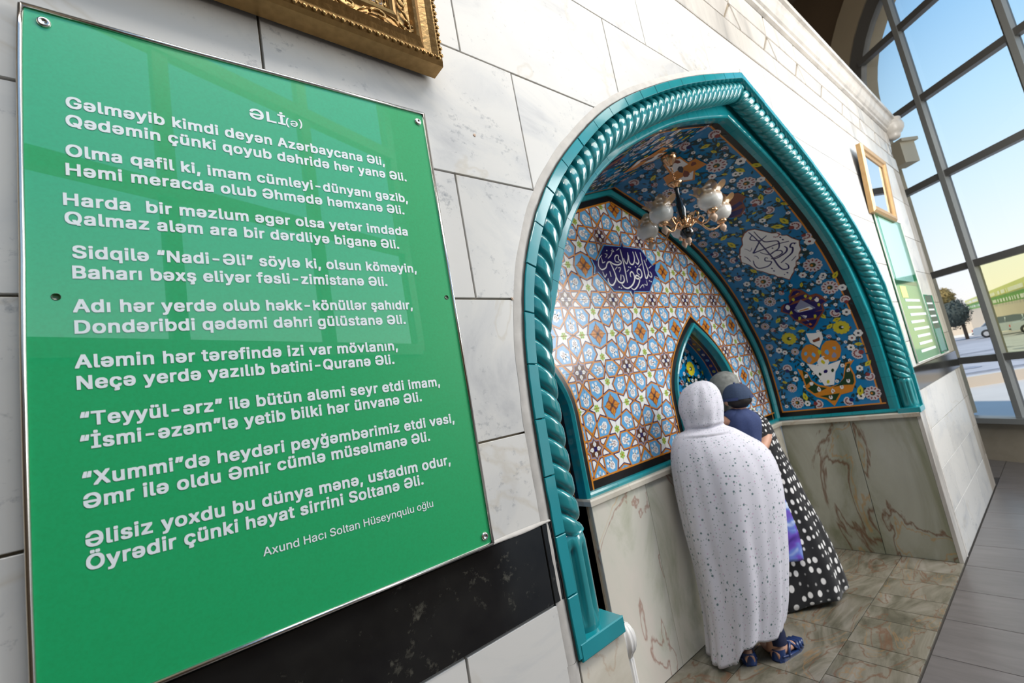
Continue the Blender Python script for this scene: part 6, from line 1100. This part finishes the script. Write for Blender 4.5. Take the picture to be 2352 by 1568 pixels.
rect_frame(5.57, 6.50, 1.20, 1.90, .085, .055, 'frame_gold', mf, 'mirror', 'glass', lean=.045)
def board(x0, x1, z0, z1, nm, label, cat, rows, m_, rim):
    t_ = thing(nm, ((x0+x1)/2, .99, z0), label, cat)
    mb = MB(); mb.prism([(x0, z0), (x1, z0), (x1, z1), (x0, z1)], .982, .992, m_, bev=.002); mb.build('panel', t_)
    mb = MB()
    for p, q in (((x0, z0), (x1, z0)), ((x1, z0), (x1, z1)), ((x1, z1), (x0, z1)), ((x0, z1), (x0, z0))): mb.tube([(p[0], .982, p[1]), (q[0], .982, q[1])], .005, rim, n=6)
    mb.build('edge_strip', t_)
    for (a, b_, c, d, mm) in rows:
        mb = MB(); mb.prism([(a, c), (b_, c), (b_, d), (a, d)], .9795, .982, mm); mb.build('lettering' if mm == 'lettering_white' else 'printed_patch', t_)
R1 = [(5.80, 6.62, .52, 1.19, 'board_pale'), (5.72, 6.75, .48, .52, 'board_dark')]
rnd = random.Random(3)
for k in range(8): z = .30-.075*k; R1.append((5.9+rnd.random()*.1, 6.75-rnd.random()*.25, z, z+.026, 'lettering_white'))
R1.append((5.85, 6.1, .34, .46, 'sign_yellow'))
board(5.68, 6.86, -.305, 1.235, 'notice_board', 'tall glossy green notice board below the gilt frame, pale at its top', 'sign', R1, 'board_green', 'marble_w')
R2 = [(6.97, 7.3, .27-.075*k, .290-.075*k, 'lettering_white') for k in range(4)]+[(7.0, 7.3, -.28, -.02, 'board_pale')]
board(6.91, 7.40, -.30, .38, 'notice_board', 'narrow dark green notice board beside the tall one, next to the corner', 'sign', R2, 'board_dark', 'board_green')
# ------------------------------------------------------------------ people
def skinned(name, verts, edges, radii, m_, parent, root=0, sub=1):
    me = bpy.data.meshes.new(name); me.from_pydata([W(v) for v in verts], edges, [])
    o = bpy.data.objects.new(name, me); COL.objects.link(o); md = o.modifiers.new('skin', 'SKIN')
    for i, r in enumerate(radii): 
        sv = me.skin_vertices[0].data[i]; sv.radius = (r*S, r*S); sv.use_root = (i == root)
    md.use_smooth_shade = True; sb = o.modifiers.new('sub', 'SUBSURF'); sb.levels = sb.render_levels = sub
    dg = bpy.context.evaluated_depsgraph_get(); dg.update(); m2 = bpy.data.meshes.new_from_object(o.evaluated_get(dg)); bpy.data.objects.remove(o)
    m2.materials.clear(); m2.materials.append(MT[m_])
    for p in m2.polygons: p.use_smooth = True
    return add(name, m2, parent)
HV = Vector((.6392, .7690, 0))
def loft(ringsLR, depth, m_, n=56, fold=None, power=1.0, uvs=(1, 1), sub=4):
    """rings from left/right silhouette points; depth(k)=half depth ratio; fold(theta, t)->radius factor"""
    R_ = []
    for a, b_ in ringsLR: R_.append((Vector(a), Vector(b_)))
    L_ = smooth_path([tuple(r[0]) for r in R_], sub); Q_ = smooth_path([tuple(r[1]) for r in R_], sub); rows = []; N = len(L_)
    for j in range(N):
        t_ = j/(N-1); a, b_ = Vector(L_[j]), Vector(Q_[j]); c = (a+b_)/2; u = (b_-a)/2; dr = depth(t_)*u.length; row = []
        for i in range(n):
            th = 2*PI*i/n; f = fold(th, t_) if fold else 1.0; cc, ss_ = math.cos(th), math.sin(th)
            ee = power; row.append(c+u*f*math.copysign(abs(cc)**ee, cc)+HV*(-dr)*f*math.copysign(abs(ss_)**ee, ss_))
        rows.append(row)
    mb = MB(); per = sum((rows[1][i]-rows[1][i-1]).length for i in range(n)); hh_ = (rows[0][0]-rows[-1][0]).length
    mb.grid(rows, m_, closed_u=True, uvf=lambda j, i: (i/n*per*S*uvs[0], j/(N-1)*hh_*S*uvs[1])); return mb, rows
def person_body(par, foot_l, foot_r, hip, chest, neck, head, hand_l, hand_r, k=1.0, hr=.105):
    fl_, fr_, hip, chest, neck, head = map(Vector, (foot_l, foot_r, hip, chest, neck, head)); side = Vector((.769, -.639, 0)); fw = Vector((.64, .77, 0))
    V, E, R_ = [hip], [], [.145*k]
    def chain(i0, pts, rs):
        for p, r in zip(pts, rs): V.append(p); R_.append(r*k); E.append((i0, len(V)-1)); i0 = len(V)-1
        return i0
    ch_ = chain(0, [hip.lerp(chest, .5), chest, neck.lerp(chest, .25), neck, head-(head-neck)*.35, head, head+(head-neck).normalized()*.07*k], [.115, .13, .09, .055, .075, hr, .075])
    for sgn, ft in ((-1, fl_), (1, fr_)):
        h_ = hip+side*.09*k*sgn-Vector((0, 0, .06*k)); an = ft+Vector((0, 0, .10*k)); kn = h_.lerp(an, .5)+fw*.03
        chain(0, [h_, kn, an, ft+Vector((0, 0, .045*k))+fw*.05*k, ft+Vector((0, 0, .03*k))+fw*.19*k], [.10, .07, .045, .042, .032])
    ch_i = 2
    for sgn, hd in ((-1, hand_l), (1, hand_r)):
        hd = Vector(hd); sh = chest+side*.19*k*sgn+Vector((0, 0, .06*k)); elb = sh.lerp(hd, .5)-Vector((0, 0, .08*k)); chain(ch_i, [sh, elb, hd.lerp(elb, .15), hd], [.065, .048, .032, .035])
    return V, E, R_
def face_parts(par, head, fw, r, m_='skin'):
    head = Vector(head); fw = Vector(fw).normalized(); sd = fw.cross(Vector((0, 0, 1))); mb = MB()
    mb.ball(head+fw*r*1.0-Vector((0, 0, r*.15)), r*.2, m_, sz=1.5, n=8)
    mb.build('nose', par)
    for sgn in (-1, 1):
        mb = MB(); mb.ball(head+fw*r*.88+sd*r*.38*sgn+Vector((0, 0, r*.05)), r*.16, 'white', n=8); mb.ball(head+fw*r*1.0+sd*r*.38*sgn+Vector((0, 0, r*.05)), r*.08, 'dark', n=6); mb.build('eye', par)
    mb = MB(); mb.ball(head+fw*r*.93-Vector((0, 0, r*.55)), r*.22, 'cup_cream', sz=.35, n=8); mb.build('mouth', par)
def finger_set(par, hand, d, k=1.0):
    hand = Vector(hand); d = Vector(d).normalized(); sd = d.cross(Vector((0, 0, 1))).normalized()
    for i, (o_, l) in enumerate(((-.03, .06), (-.012, .07), (.008, .074), (.026, .06))):
        mb = MB(); b0 = hand+sd*o_*k+d*.02*k; mb.tube([b0, b0+d*l*.5*k, b0+d*l*.8*k-Vector((0, 0, .02*k)), b0+d*l*.9*k-Vector((0, 0, .045*k))], [.011*k, .010*k, .009*k, .006*k], 'skin', n=7); mb.build('finger', par)
    mb = MB(); mb.tube([hand-sd*.03*k, hand-sd*.055*k+d*.03*k, hand-sd*.05*k+d*.06*k], [.013*k, .011*k, .007*k], 'skin', n=7); mb.build('thumb', par)
# woman in the white patterned chador
pw = thing('person', (3.16, 1.78, -2), 'person in a long white chador with small print, back turned, bending into the tiled niche', 'person')
feet = DATA['feet']
V, E, R_ = person_body(pw, (3.08, 1.83, -2), (3.19, 1.70, -2), (3.19, 1.81, -1.02), (3.24, 1.85, -.62), (3.26, 1.87, -.44), (3.27, 1.875, -.25), (3.42, 1.98, -.70), (3.50, 1.90, -.72))
skinned('body', V, E, R_, 'skin', pw)
face_parts(pw, (3.30, 1.90, -.26), (.64, .77, 0), .10)
for hnd in ((3.42, 1.98, -.70), (3.50, 1.90, -.72)): finger_set(pw, hnd, (.64, .77, 0))
def chfold(th, t_):
    g = max(0, 1-t_*1.9)                 # folds fade towards the shoulders
    back = 1.0
    hang = 1-abs(2*min(1, t_/.62)-1)
    f = .075*g*math.sin(7*th+1.1+2.2*t_)+.075*(g*.5+.5*max(0, 1-t_/.66))*abs(math.sin(6.5*th+.4-2.5*t_+.6*math.sin(3*th)))**.7+.016*math.sin(23*th+5*t_+2*math.sin(2*th))*(g+.3)
    if t_ > .66: f = .025*math.sin(5*th+16*t_)+.016*math.sin(9*th+2-10*t_)+.012*math.sin(14*th+25*t_)
    return 1+f-.05*g
mbz, rows = loft(DATA['chador'], lambda t_: .66 if t_ < .6 else (.75 if t_ < .72 else .95), 'chador_print', n=96, fold=chfold, sub=6, uvs=(1, 1))
# uneven hem
n0 = 96
for j in range(14):
    for i in range(n0):
        th = 2*PI*i/n0; x, y, z = mbz.v[j*n0+i]; q = min(1, max(0, (math.cos(th)+.62)/.30)); q = q*q*(3-2*q)
        mbz.v[j*n0+i] = (x, y, z+(.115*q+.008*math.sin(9*th))*(1-j/14))   # the hem hangs lower at the left
cape = mbz.build('chador', pw); sol = cape.modifiers.new('sol', 'SOLIDIFY'); sol.thickness = .004; sol.offset = -1
# a long lengthwise drape fold over the right shoulder
mb = MB()
for k, pts in enumerate((((3.40, 1.60, -.60), (3.33, 1.56, -.70), (3.25, 1.56, -.80)),)):
    pass
for nm, ft, an in (('l', (3.08, 1.83), DATA['ank'][0]), ('r', (3.19, 1.70), DATA['ank'][1])):
    pass
def leg_and_shoe(par, heel, toe, ankle_top):
    heel, toe = Vector(heel), Vector(toe); d = (toe-heel); d.z = 0; L_ = .285; d.normalize(); sd = Vector((-d.y, d.x, 0)); a0 = heel+d*.06
    mb = MB(); rows = []
    for q in range(9):
        t_ = q/8; z = -1.90+t_*.45; rr = .058+.012*t_+(.006*math.sin(q*2.2) if q < 4 else 0); c = a0.lerp(Vector(ankle_top), t_*.5); rows.append([(c.x+rr*math.cos(2*PI*i/14)*1.05, c.y+rr*math.sin(2*PI*i/14), z) for i in range(14)])
    mb.grid(rows, 'trousers', closed_u=True); mb.build('trouser_leg', par)
    # foot inside the shoe
    mb = MB(); prof_ = [(0, .036, .055), (.05, .042, .085), (.10, .042, .075), (.16, .046, .058), (.22, .050, .042), (.265, .040, .03), (.285, .015, .018)]
    def foot_rows(g, zt, z0):
        return [[(p_.x, p_.y, z) for p_, z in ((heel+d*u+sd*w*g*math.cos(a), -2+z0+max(0.004, (hh_*zt)*(0.5+0.5*math.sin(a)))) for a in [2*PI*i/14 for i in range(14)])] for u, w, hh_ in prof_]
    mb.grid(foot_rows(.86, 1.0, .012), 'skin', closed_u=True, caps=True); mb.build('foot', par)
    sh = MB()
    sole = [heel+d*u+sd*w*1.08*s_ for s_ in (1, -1) for u, w in ([(0, .028), (.03, .04), (.1, .043), (.2, .053), (.26, .042), (.293, .012)] if s_ == 1 else [(0, .028), (.03, .04), (.1, .043), (.2, .053), (.26, .042), (.293, .012)][::-1])]
    sh.f = []; sh.prism([(p_.x, p_.y) for p_ in sole], 0, .016, 'shoe', frame=lambda u, w, v: (u, v, -1.984-w)); sh.f = [f[::-1] for f in sh.f]
    # heel counter and toe cap, with open sides and crossing straps
    rows = []
    for q in range(13):
        a = PI/2+PI*q/12; c = heel+d*(.045+.055*math.cos(a)*1.0)+sd*(.047*math.sin(a)); rows.append([(c.x, c.y, -1.99), (c.x+d.x*.004, c.y+d.y*.004, -1.96), (c.x+d.x*.012, c.y+d.y*.012, -1.925)])
    sh.grid(rows, 'shoe')
    for q in range(3):
        u = .205+.035*q; w = (.056, .052, .040)[q]; sh.tube([heel+d*(u-.02)+sd*w+Vector((0, 0, .018)), heel+d*u+sd*w*.6+Vector((0, 0, .052-.007*q)), heel+d*(u+.006)-sd*w*.6+Vector((0, 0, .052-.007*q)), heel+d*(u-.02)-sd*w+Vector((0, 0, .018))], .014, 'shoe', n=7)
    sh.tube([heel+d*.07+sd*.052+Vector((0, 0, .02)), heel+d*.13+sd*.035+Vector((0, 0, .075)), heel+d*.15-sd*.02+Vector((0, 0, .078)), heel+d*.19-sd*.056+Vector((0, 0, .02))], .010, 'shoe', n=7)
    sh.tube([heel+d*.07-sd*.052+Vector((0, 0, .02)), heel+d*.13-sd*.035+Vector((0, 0, .077)), heel+d*.15+sd*.02+Vector((0, 0, .080)), heel+d*.19+sd*.056+Vector((0, 0, .02))], .010, 'shoe', n=7)
    for s_ in (1, -1): sh.tube([heel+d*.02+sd*.042*s_+Vector((0, 0, .035)), heel+d*.10+sd*.050*s_+Vector((0, 0, .022)), heel+d*.2+sd*.056*s_+Vector((0, 0, .018))], .008, 'shoe', n=6)
    sh.build('shoe', par)
leg_and_shoe(pw, (3.035, 1.80, -2), (3.21, 1.95, -2), (3.12, 1.82, -1.4)); leg_and_shoe(pw, (3.165, 1.695, -2), (3.43, 1.655, -2), (3.23, 1.74, -1.4))
# woman in the polka dot dress with a grey scarf
pp = thing('person', (4.1, 1.86, -2), 'person in black dress with white polka dots and mottled grey headscarf, holding a boy', 'person')
V, E, R_ = person_body(pp, (4.02, 1.92, -2), (4.13, 1.83, -2), (4.10, 1.86, -1.02), (4.02, 1.92, -.66), (3.96, 1.97, -.45), (3.925, 1.985, -.27), (3.66, 1.90, -.78), (3.72, 1.80, -.72), k=.95)
skinned('body', V, E, R_, 'skin', pp)
face_parts(pp, (3.95, 2.01, -.27), (.7, .7, 0), .10)
for hnd in ((3.66, 1.90, -.78), (3.72, 1.80, -.72)): finger_set(pp, hnd, (-.7, -.3, 0))
def pofold(th, t_):
    g = max(0, 1-t_*1.3); return 1+.05*g*math.sin(6*th+.5+1.5*t_)+.03*g*math.sin(11*th+2)+.01*math.sin(17*th)
mbz, rows = loft(DATA['polka'], lambda t_: .62 if t_ < .75 else .8, 'polka', n=80, fold=pofold, sub=5)
for i in range(80): x, y, z = mbz.v[i]; mbz.v[i] = (x, y, z+.01*math.sin(2*PI*i/80*5))
dr = mbz.build('dress', pp); sol = dr.modifiers.new('sol', 'SOLIDIFY'); sol.thickness = .003; sol.offset = -1
for (a, b_, c) in (((3.88, 2.0, -.55), (3.72, 2.0, -.74), (3.68, 1.92, -.80)),):
    mb = MB(); mb.tube(smooth_path([a, b_, c], 4), [.075]*4+[.06]*4+[.05], 'polka', n=12); mb.build('sleeve', pp)
mbz, rows = loft(DATA['scarf'], lambda t_: .95, 'scarf', n=40, fold=lambda th, t_: 1+.04*math.sin(6*th+8*t_)*(1-t_), sub=5)
mbz.build('headscarf', pp)
mb = MB(); f0, f1 = Vector((4.09, 1.80, -2)), Vector((4.25, 1.75, -2)); d = (f1-f0).normalized(); sd = Vector((-d.y, d.x, 0))
rows = []
for u, w, hh_ in [(0, .025, .05), (.04, .035, .07), (.10, .036, .06), (.17, .042, .045), (.22, .036, .03), (.245, .012, .016)]:
    rows.append([(f0.x+d.x*u+sd.x*w*math.cos(a), f0.y+d.y*u+sd.y*w*math.cos(a), -1.998+max(.004, hh_*(.5+.5*math.sin(a)))) for a in [2*PI*i/14 for i in range(14)]])
mb.grid(rows, 'skin', closed_u=True, caps=True); mb.build('foot', pp)
# the boy
bd = DATA['boy']; cap = Vector(bd['cap']); br = DATA['boyr']
pb = thing('person', (3.66, 1.83, -1.1), 'small boy in a navy cap and navy shirt carried between the two women', 'person')
fwb = Vector((.62, .78, 0)).normalized(); sdb = Vector((.769, -.639, 0)); hd = cap+Vector((0, 0, -.045))+sdb*-.01
k = .62
V = [Vector((3.72, 1.80, -.86)), Vector((3.71, 1.80, -.66)), Vector((3.70, 1.81, -.50)), Vector((3.69, 1.81, -.42)), hd+Vector((0, 0, -.075)), hd+Vector((0, 0, -.01)), hd+Vector((0, 0, .05)),
     Vector(bd['shoulder'])+Vector((-.005, .0, .0)), Vector((3.59, 1.88, -.445)), Vector((3.62, 1.97, -.48)), Vector((3.70, 2.02, -.47)),
     Vector((3.76, 1.76, -.46)), Vector((3.74, 1.88, -.58)), Vector((3.74, 1.96, -.56)),
     Vector((3.66, 1.84, -.94)), Vector((3.66, 1.93, -1.08)), Vector((3.68, 1.90, -1.30)), Vector((3.70, 1.95, -1.34)),
     Vector((3.78, 1.76, -.94)), Vector((3.84, 1.86, -1.08)), Vector((3.84, 1.84, -1.30)), Vector((3.86, 1.90, -1.34))]
E = [(0, 1), (1, 2), (2, 3), (3, 4), (4, 5), (5, 6), (2, 7), (7, 8), (8, 9), (9, 10), (2, 11), (11, 12), (12, 13), (0, 14), (14, 15), (15, 16), (16, 17), (0, 18), (18, 19), (19, 20), (20, 21)]
R_ = [.085, .085, .075, .042, .065, .092, .07, .055, .042, .034, .022, .05, .038, .026, .06, .05, .032, .026, .06, .05, .032, .026]
skinned('body', V, E, R_, 'skin', pb)
face_parts(pb, hd+Vector((0, 0, -.02)), fwb, .085)
finger_set(pb, V[10], (.8, .2, -.1), .6); finger_set(pb, V[13], (.5, .8, 0), .6)
mb = MB(); e = hd-sdb*.092+Vector((0, 0, -.03)); mb.ball(e, .022, 'skin', sx=.5, sy=1, sz=1.4, n=10); mb.ball(e+Vector((-.006, -.008, 0)), .012, 'cup_cream', sz=1.3, n=8); mb.build('ear', pb)
mb = MB(); e = hd+sdb*.092+Vector((0, 0, -.03)); mb.ball(e, .022, 'skin', sx=.5, sy=1, sz=1.4, n=10); mb.build('ear', pb)
mb = MB(); mb.ball(hd+Vector((0, 0, -.025))-fwb*.012, .098, 'hair', sz=.95, n=20, fn=lambda p: p if p.z > -.045 else Vector((p.x*.9, p.y*.9, -.045-(.02 if p.z < -.06 else 0)))); mb.build('hair', pb)
# cap: crown, band, brim at the front, adjustable strap hole at the back, top button, seams
mb = MB(); ctr = hd+Vector((0, 0, .008)); rows = []
for j in range(12):
    th = (j/11)*PI/2
    rows.append([ctr+Vector((0, 0, -.028))+Vector((0, 0, 1))*(.125*math.sin(th))+(sdb*math.cos(a)+fwb*math.sin(a))*(.114*math.cos(th)**.8*(1+.02*math.cos(6*a))) for a in [2*PI*i/36 for i in range(36)]])
mb.grid(rows, 'navy_cloth', closed_u=True); crown = mb.build('cap', pb)
mb = MB(); mb.grid([[ctr+Vector((0, 0, -.032+dz))+(sdb*math.cos(a)+fwb*math.sin(a))*rr for dz, rr in ((0, .117), (.022, .1175))] for a in [-1.15+ (2*PI-.85)*i/36 for i in range(37)]], 'navy_shirt'); mb.build('cap_band', crown)
mb = MB(); mb.grid([[ctr+Vector((0, 0, -.03-.02*t_))+(sdb*math.cos(a)*(.112+.03*t_)+fwb*(math.sin(a)*.112+.085*t_*max(0, math.sin(a)))) for t_ in (0, .5, 1)] for a in [.35+2.44*i/16 for i in range(17)]], 'navy_cloth'); mb.build('cap_brim', crown)
mb = MB(); mb.ball(ctr+Vector((0, 0, .098)), .010, 'navy_shirt', n=8); mb.build('cap_button', crown)
mbz, rows = loft(DATA['shirt'], lambda t_: .85, 'navy_shirt', n=40, fold=lambda th, t_: 1+.04*math.sin(5*th+6*t_)*(1-t_)+.02*math.sin(9*th), sub=5); mbz.build('shirt', pb)
mb = MB(); mb.tube([tuple(Vector(bd['shoulder'])+sdb*.05), tuple(Vector(bd['shoulder'])+sdb*.0+Vector((0, 0, .002))), (3.615, 1.868, -.44)], [.07, .062, .052], 'navy_shirt', n=14); mb.build('sleeve', pb)
mb = MB(); mb.tube([(3.69, 1.81, -.86), (3.67, 1.86, -1.0), (3.66, 1.92, -1.09), (3.67, 1.90, -1.2)], [.09, .07, .06, .05], 'trousers', n=12); mb.tube([(3.75, 1.78, -.86), (3.80, 1.82, -1.0), (3.84, 1.87, -1.09), (3.84, 1.85, -1.2)], [.09, .07, .06, .05], 'trousers', n=12); mb.build('trousers', pb)
# printed bag hanging at the side
mbz, rows = loft(DATA['bag'], lambda t_: .32, 'bag_print', n=36, fold=lambda th, t_: 1+.03*math.sin(7*th+5*t_)+.015*math.sin(15*th), power=.6, sub=5)
bag = thing('carrier_bag', (3.82, 1.77, -1.6), 'violet and blue printed plastic bag hanging between white chador and polka dot dress', 'bag')
mbz.f.append(tuple(range(35, -1, -1))); mbz.m.append(0); mbz.sm.append(False); mbz.build('bag_body', bag)
mb = MB(); b0 = Vector(DATA['bag'][-1][0]); b1 = Vector(DATA['bag'][-1][1]); top = (b0+b1)/2+Vector((-.01, .02, .16)); mb.tube(smooth_path([b0, b0.lerp(top, .6)+Vector((-.01, 0, 0)), top, b1.lerp(top, .6)+Vector((.01, 0, 0)), b1], 3), .008, 'bag_print', n=6); mb.build('handle', bag)
# ------------------------------------------------------------------ outside
F = {k: Vector(v) for k, v in DATA['far'].items()}
ZG = -1.71
mb = MB(); dstep = Vector((F['s2'].x-F['s1'].x, F['s2'].y-F['s1'].y, 0)).normalized(); nstep = Vector((-dstep.y, dstep.x, 0))
if nstep.x < 0: nstep = -nstep
s0 = Vector((F['s1'].x, F['s1'].y, 0))-dstep*22; s1 = Vector((F['s1'].x, F['s1'].y, 0))+dstep*30
mb.face([(s0.x-13, s0.y-4, -2.03), (s1.x-13, s1.y-4, -2.03), (s1.x, s1.y, -2.03), (s0.x, s0.y, -2.03)], 'paving'); mb.build('ground', kind='structure')
mb = MB()
def seg(o0, z0, o1, z1, m_): 
    a, b_ = s0+nstep*o0, s1+nstep*o0; c, d = s1+nstep*o1, s0+nstep*o1; mb.face([(a.x, a.y, z0), (b_.x, b_.y, z0), (c.x, c.y, z1), (d.x, d.y, z1)], m_)
seg(0, -2.03, 0, -1.71, 'far_wall'); seg(0, -1.71, .35, -1.71, 'paving'); mb.build('terrace_step', kind='structure')
mb = MB(); seg(.35, -1.71, 24, ZG, 'rug'); seg(24, ZG, 180, ZG, 'asphalt')
terr = mb.build('terrace', kind='structure')
# patterned carpets unrolled side by side on the terrace
kk = 0
for r_ in range(4):
    for c in range(5):
        a = s0+dstep*(16+c*3.3)+nstep*(.8+r_*5.6); b_ = a+dstep*3.1; e = nstep*5.2; z = lambda p: -1.70
        q = [a, b_, b_+e, a+e]
        mb = MB(); mb.face([(p.x, p.y, z(p)) for p in q], 'rug'); 
        m_ = (a+b_+e)/2+a*.0; ctr = (q[0]+q[2])/2
        mb.face([(ctr.x+dstep.x*.55*math.cos(t_)+nstep.x*.8*math.sin(t_), ctr.y+dstep.y*.55*math.cos(t_)+nstep.y*.8*math.sin(t_), z(ctr)+.012) for t_ in [2*PI*i/10 for i in range(10)]], 'rug_dark')
        mb.face([(ctr.x+dstep.x*.3*math.cos(t_)+nstep.x*.4*math.sin(t_), ctr.y+dstep.y*.3*math.cos(t_)+nstep.y*.4*math.sin(t_), z(ctr)+.018) for t_ in [2*PI*i/8 for i in range(8)]], 'rug')
        for fr_ in (.06, .94):
            p0, p1 = q[0].lerp(q[3], fr_), q[1].lerp(q[2], fr_); w = nstep*.07; mb.face([(p.x, p.y, z(p)+.012) for p in (p0-w, p1-w, p1+w, p0+w)], 'rug_dark')
        mb.build('carpet', terr)
def vwall(a, b_, za, zb, zat, zbt, m_, nm, par=None, **kw):
    mb = MB(); d = (Vector((b_.x, b_.y, 0))-Vector((a.x, a.y, 0))).normalized(); n_ = Vector((-d.y, d.x, 0))*.3
    if n_.x < 0: n_ = -n_
    P_ = [(a.x, a.y, za), (b_.x, b_.y, zb), (b_.x, b_.y, zbt), (a.x, a.y, zat)]; Q_ = [(p[0]+n_.x, p[1]+n_.y, p[2]) for p in P_]
    mb.face(P_, m_); mb.face(Q_[::-1], m_)
    for i in range(4): mb.face([P_[i], Q_[i], Q_[(i+1) % 4], P_[(i+1) % 4]], m_)
    return mb.build(nm, par, **kw)
dw = (F['w2']-F['w1']); ext = F['w1']-dw*1.0; ext2 = F['w2']+dw*1.5
yw = vwall(ext, ext2, ZG, ZG, 2.2, 1.0, 'far_wall', 'boundary_wall'); tag(yw, 'long sandy boundary wall across the car park outside the window', 'wall')
fa = thing('shop_fascia', F['f1'], 'yellow and green fascia sign on a low building outside, beyond the parked cars', 'sign')
d = F['f2']-F['f1']; e2 = F['f2']+d*.5; z0a, z1a = F['f1'].z, F['f1t'].z; z0b, z1b = F['f2'].z, F['f2t'].z
vwall(F['f1'], e2, z0a+.55*(z1a-z0a), z0b+.55*(z1b-z0b), z1a, z1b+.2, 'sign_yellow', 'upper_band', fa); vwall(F['f1'], e2, z0a, z0b, z0a+.52*(z1a-z0a), z0b+.52*(z1b-z0b), 'sign_green', 'lower_band', fa)
mb = MB(); n_ = Vector((d.y, -d.x, 0)).normalized()*.1
if n_.x > 0: n_ = -n_
rnd = random.Random(9)
for row in (.25, .72):
    t_ = .01
    while t_ < 1.4:
        w = rnd.uniform(.006, .014); p0 = F['f1']+d*t_; p1 = F['f1']+d*(t_+w); f = lambda p, t2, v: (p.x+n_.x, p.y+n_.y, (z0a+(z0b-z0a)*t2)+((z1a-z0a)+((z1b-z0b)-(z1a-z0a))*t2)*v)
        mb.face([f(p0, t_, row-.1), f(p1, t_+w, row-.1), f(p1, t_+w, row+.1), f(p0, t_, row+.1)], 'white'); t_ += w+rnd.choice([.004, .004, .02])
mb.build('lettering', fa)
bw = vwall(F['f1'], e2, ZG, ZG, z0a, z0b, 'far_wall', 'building'); tag(bw, 'low sandy building under the yellow and green fascia outside', 'building')
# tree
tr = thing('tree', (F['tree'].x, F['tree'].y, ZG), 'clipped dark conifer with golden leafy top outside the window', 'tree')
tb, tt = Vector((F['tree'].x, F['tree'].y, ZG)), Vector((F['treetop'].x, F['treetop'].y, F['treetop'].z))
mb = MB(); mb.tube([tb, (tb.x, tb.y, .6)], .14, 'bark', n=8); mb.build('trunk', tr)
def leafball(c, rx, rz, m_, nm, n_, seed):
    rnd = random.Random(seed); mb = MB()
    def jig(p): return p*(1+.16*noise.noise(p*2.2+Vector((seed, 0, 0))))
    mb.ball(c, rx*.86, m_, sz=rz/rx, n=18, fn=jig)
    for _ in range(n_):
        v_ = Vector((rnd.gauss(0, 1), rnd.gauss(0, 1), rnd.gauss(0, 1))).normalized(); p = Vector(c)+Vector((v_.x*rx, v_.y*rx, v_.z*rz))*rnd.uniform(.8, 1.08); a = Vector((rnd.gauss(0, 1), rnd.gauss(0, 1), rnd.gauss(0, 1))).normalized()*.16; b_ = v_.cross(a)*1.0
        mb.face([p-a, p+b_*.5, p+a, p-b_*.5], m_)
    o = mb.build(nm, tr, kind='stuff')
leafball((tb.x-.2, tb.y+.55, .95), 1.38, 1.5, 'foliage_dark', 'foliage', 900, 1); leafball((tb.x-.2, tb.y+.75, 2.65), .85, .95, 'foliage_gold', 'foliage', 600, 2)
# cars
def car(pa, pb_, m_, label, h_=1.6):
    a, b_ = Vector((pa.x, pa.y, 0)), Vector((pb_.x, pb_.y, 0)); d = (b_-a).normalized(); L_ = 5.1; w_ = 2.0; sd = Vector((-d.y, d.x, 0))
    if sd.x < 0: sd = -sd
    P3 = lambda u, w, z: (a.x+d.x*u*L_+sd.x*w*w_, a.y+d.y*u*L_+sd.y*w*w_, ZG+z)
    t_ = thing('car', (a.x, a.y, ZG), label, 'car')
    lower = [(0, .35), (-.005, .55), (.01, .85), (.04, .98), (.20, 1.03), (.34, 1.06), (.70, 1.03), (.86, .95), (.97, .82), (1.0, .62), (1.0, .35)]
    mb = MB(); rows = []
    for w in (0, .06, .94, 1):
        g = .03 if w in (0, 1) else 0; rows.append([P3(min(1-g*.3, max(g*.3, u)), w, z*(1-g)+(.01)) for u, z in lower])
    mb.grid(rows, m_, closed_u=True, smooth=False, caps=True); mb.build('body_shell', t_)
    mb = MB(); cabin = [(.12, 1.0), (.24, 1.50), (.32, 1.60), (.52, 1.60), (.62, 1.50), (.74, 1.02)]; rows = []
    for w, g in ((.07, .0), (.14, 1), (.86, 1), (.93, 0)): rows.append([P3(u, w, z) for u, z in cabin])
    mb.grid(rows, 'car_glass', closed_u=True, smooth=False, caps=True); cb = mb.build('windows', t_)
    mb = MB(); mb.grid([[P3(u, w, z+.012) for u, z in ((.23, 1.49), (.32, 1.60), (.52, 1.60), (.63, 1.49))] for w in (.13, .87)], m_, smooth=False)
    for u0, u1 in ((.12, .235), (.42, .43), (.63, .745)): mb.tube([P3(u0, .068, 1.0), P3(u1, .10, 1.5) if u0 < .3 else P3(u0 if u0 > .6 else u1, .068, 1.5 if u0 < .6 else 1.5)], .035, m_, n=5)
    mb.build('roof', t_)
    for u in (.17, .80):
        for w in (.03, .97):
            mb = MB(); c = Vector(P3(u, w, .36)); mb.lathe([(.0, -.12), (.2, -.12), (.36, -.10), (.36, .10), (.2, .12), (0, .12)], c, 'tyre', n=18, axis=sd); mb.lathe([(0, -.125), (.2, -.125)], c, 'steel', n=12, axis=sd); mb.lathe([(.2, .125), (0, .125)], c, 'steel', n=12, axis=sd); mb.build('wheel', t_)
    for w in (.1, .82):
        mb = MB(); mb.prism([(0, .68), (.16, .68), (.16, .86), (0, .86)], 0, .08, 'tail_light', frame=lambda x, y, z, w=w: P3(-.012+y*.2, w+x*.5, z)); mb.build('tail_light', t_)
    mb = MB(); mb.tube([P3(-.01, .05, .5), P3(-.01, .95, .5)], .07, 'car_black', n=6); mb.build('bumper', t_)
    return t_
car(F['c1a'], F['c1b'], 'car_silver', 'silver saloon with red tail light parked outside, left of the mullion'); car(F['c2a'], F['c2b'], 'car_silver', 'second pale saloon parked outside, behind the yellowish pane')
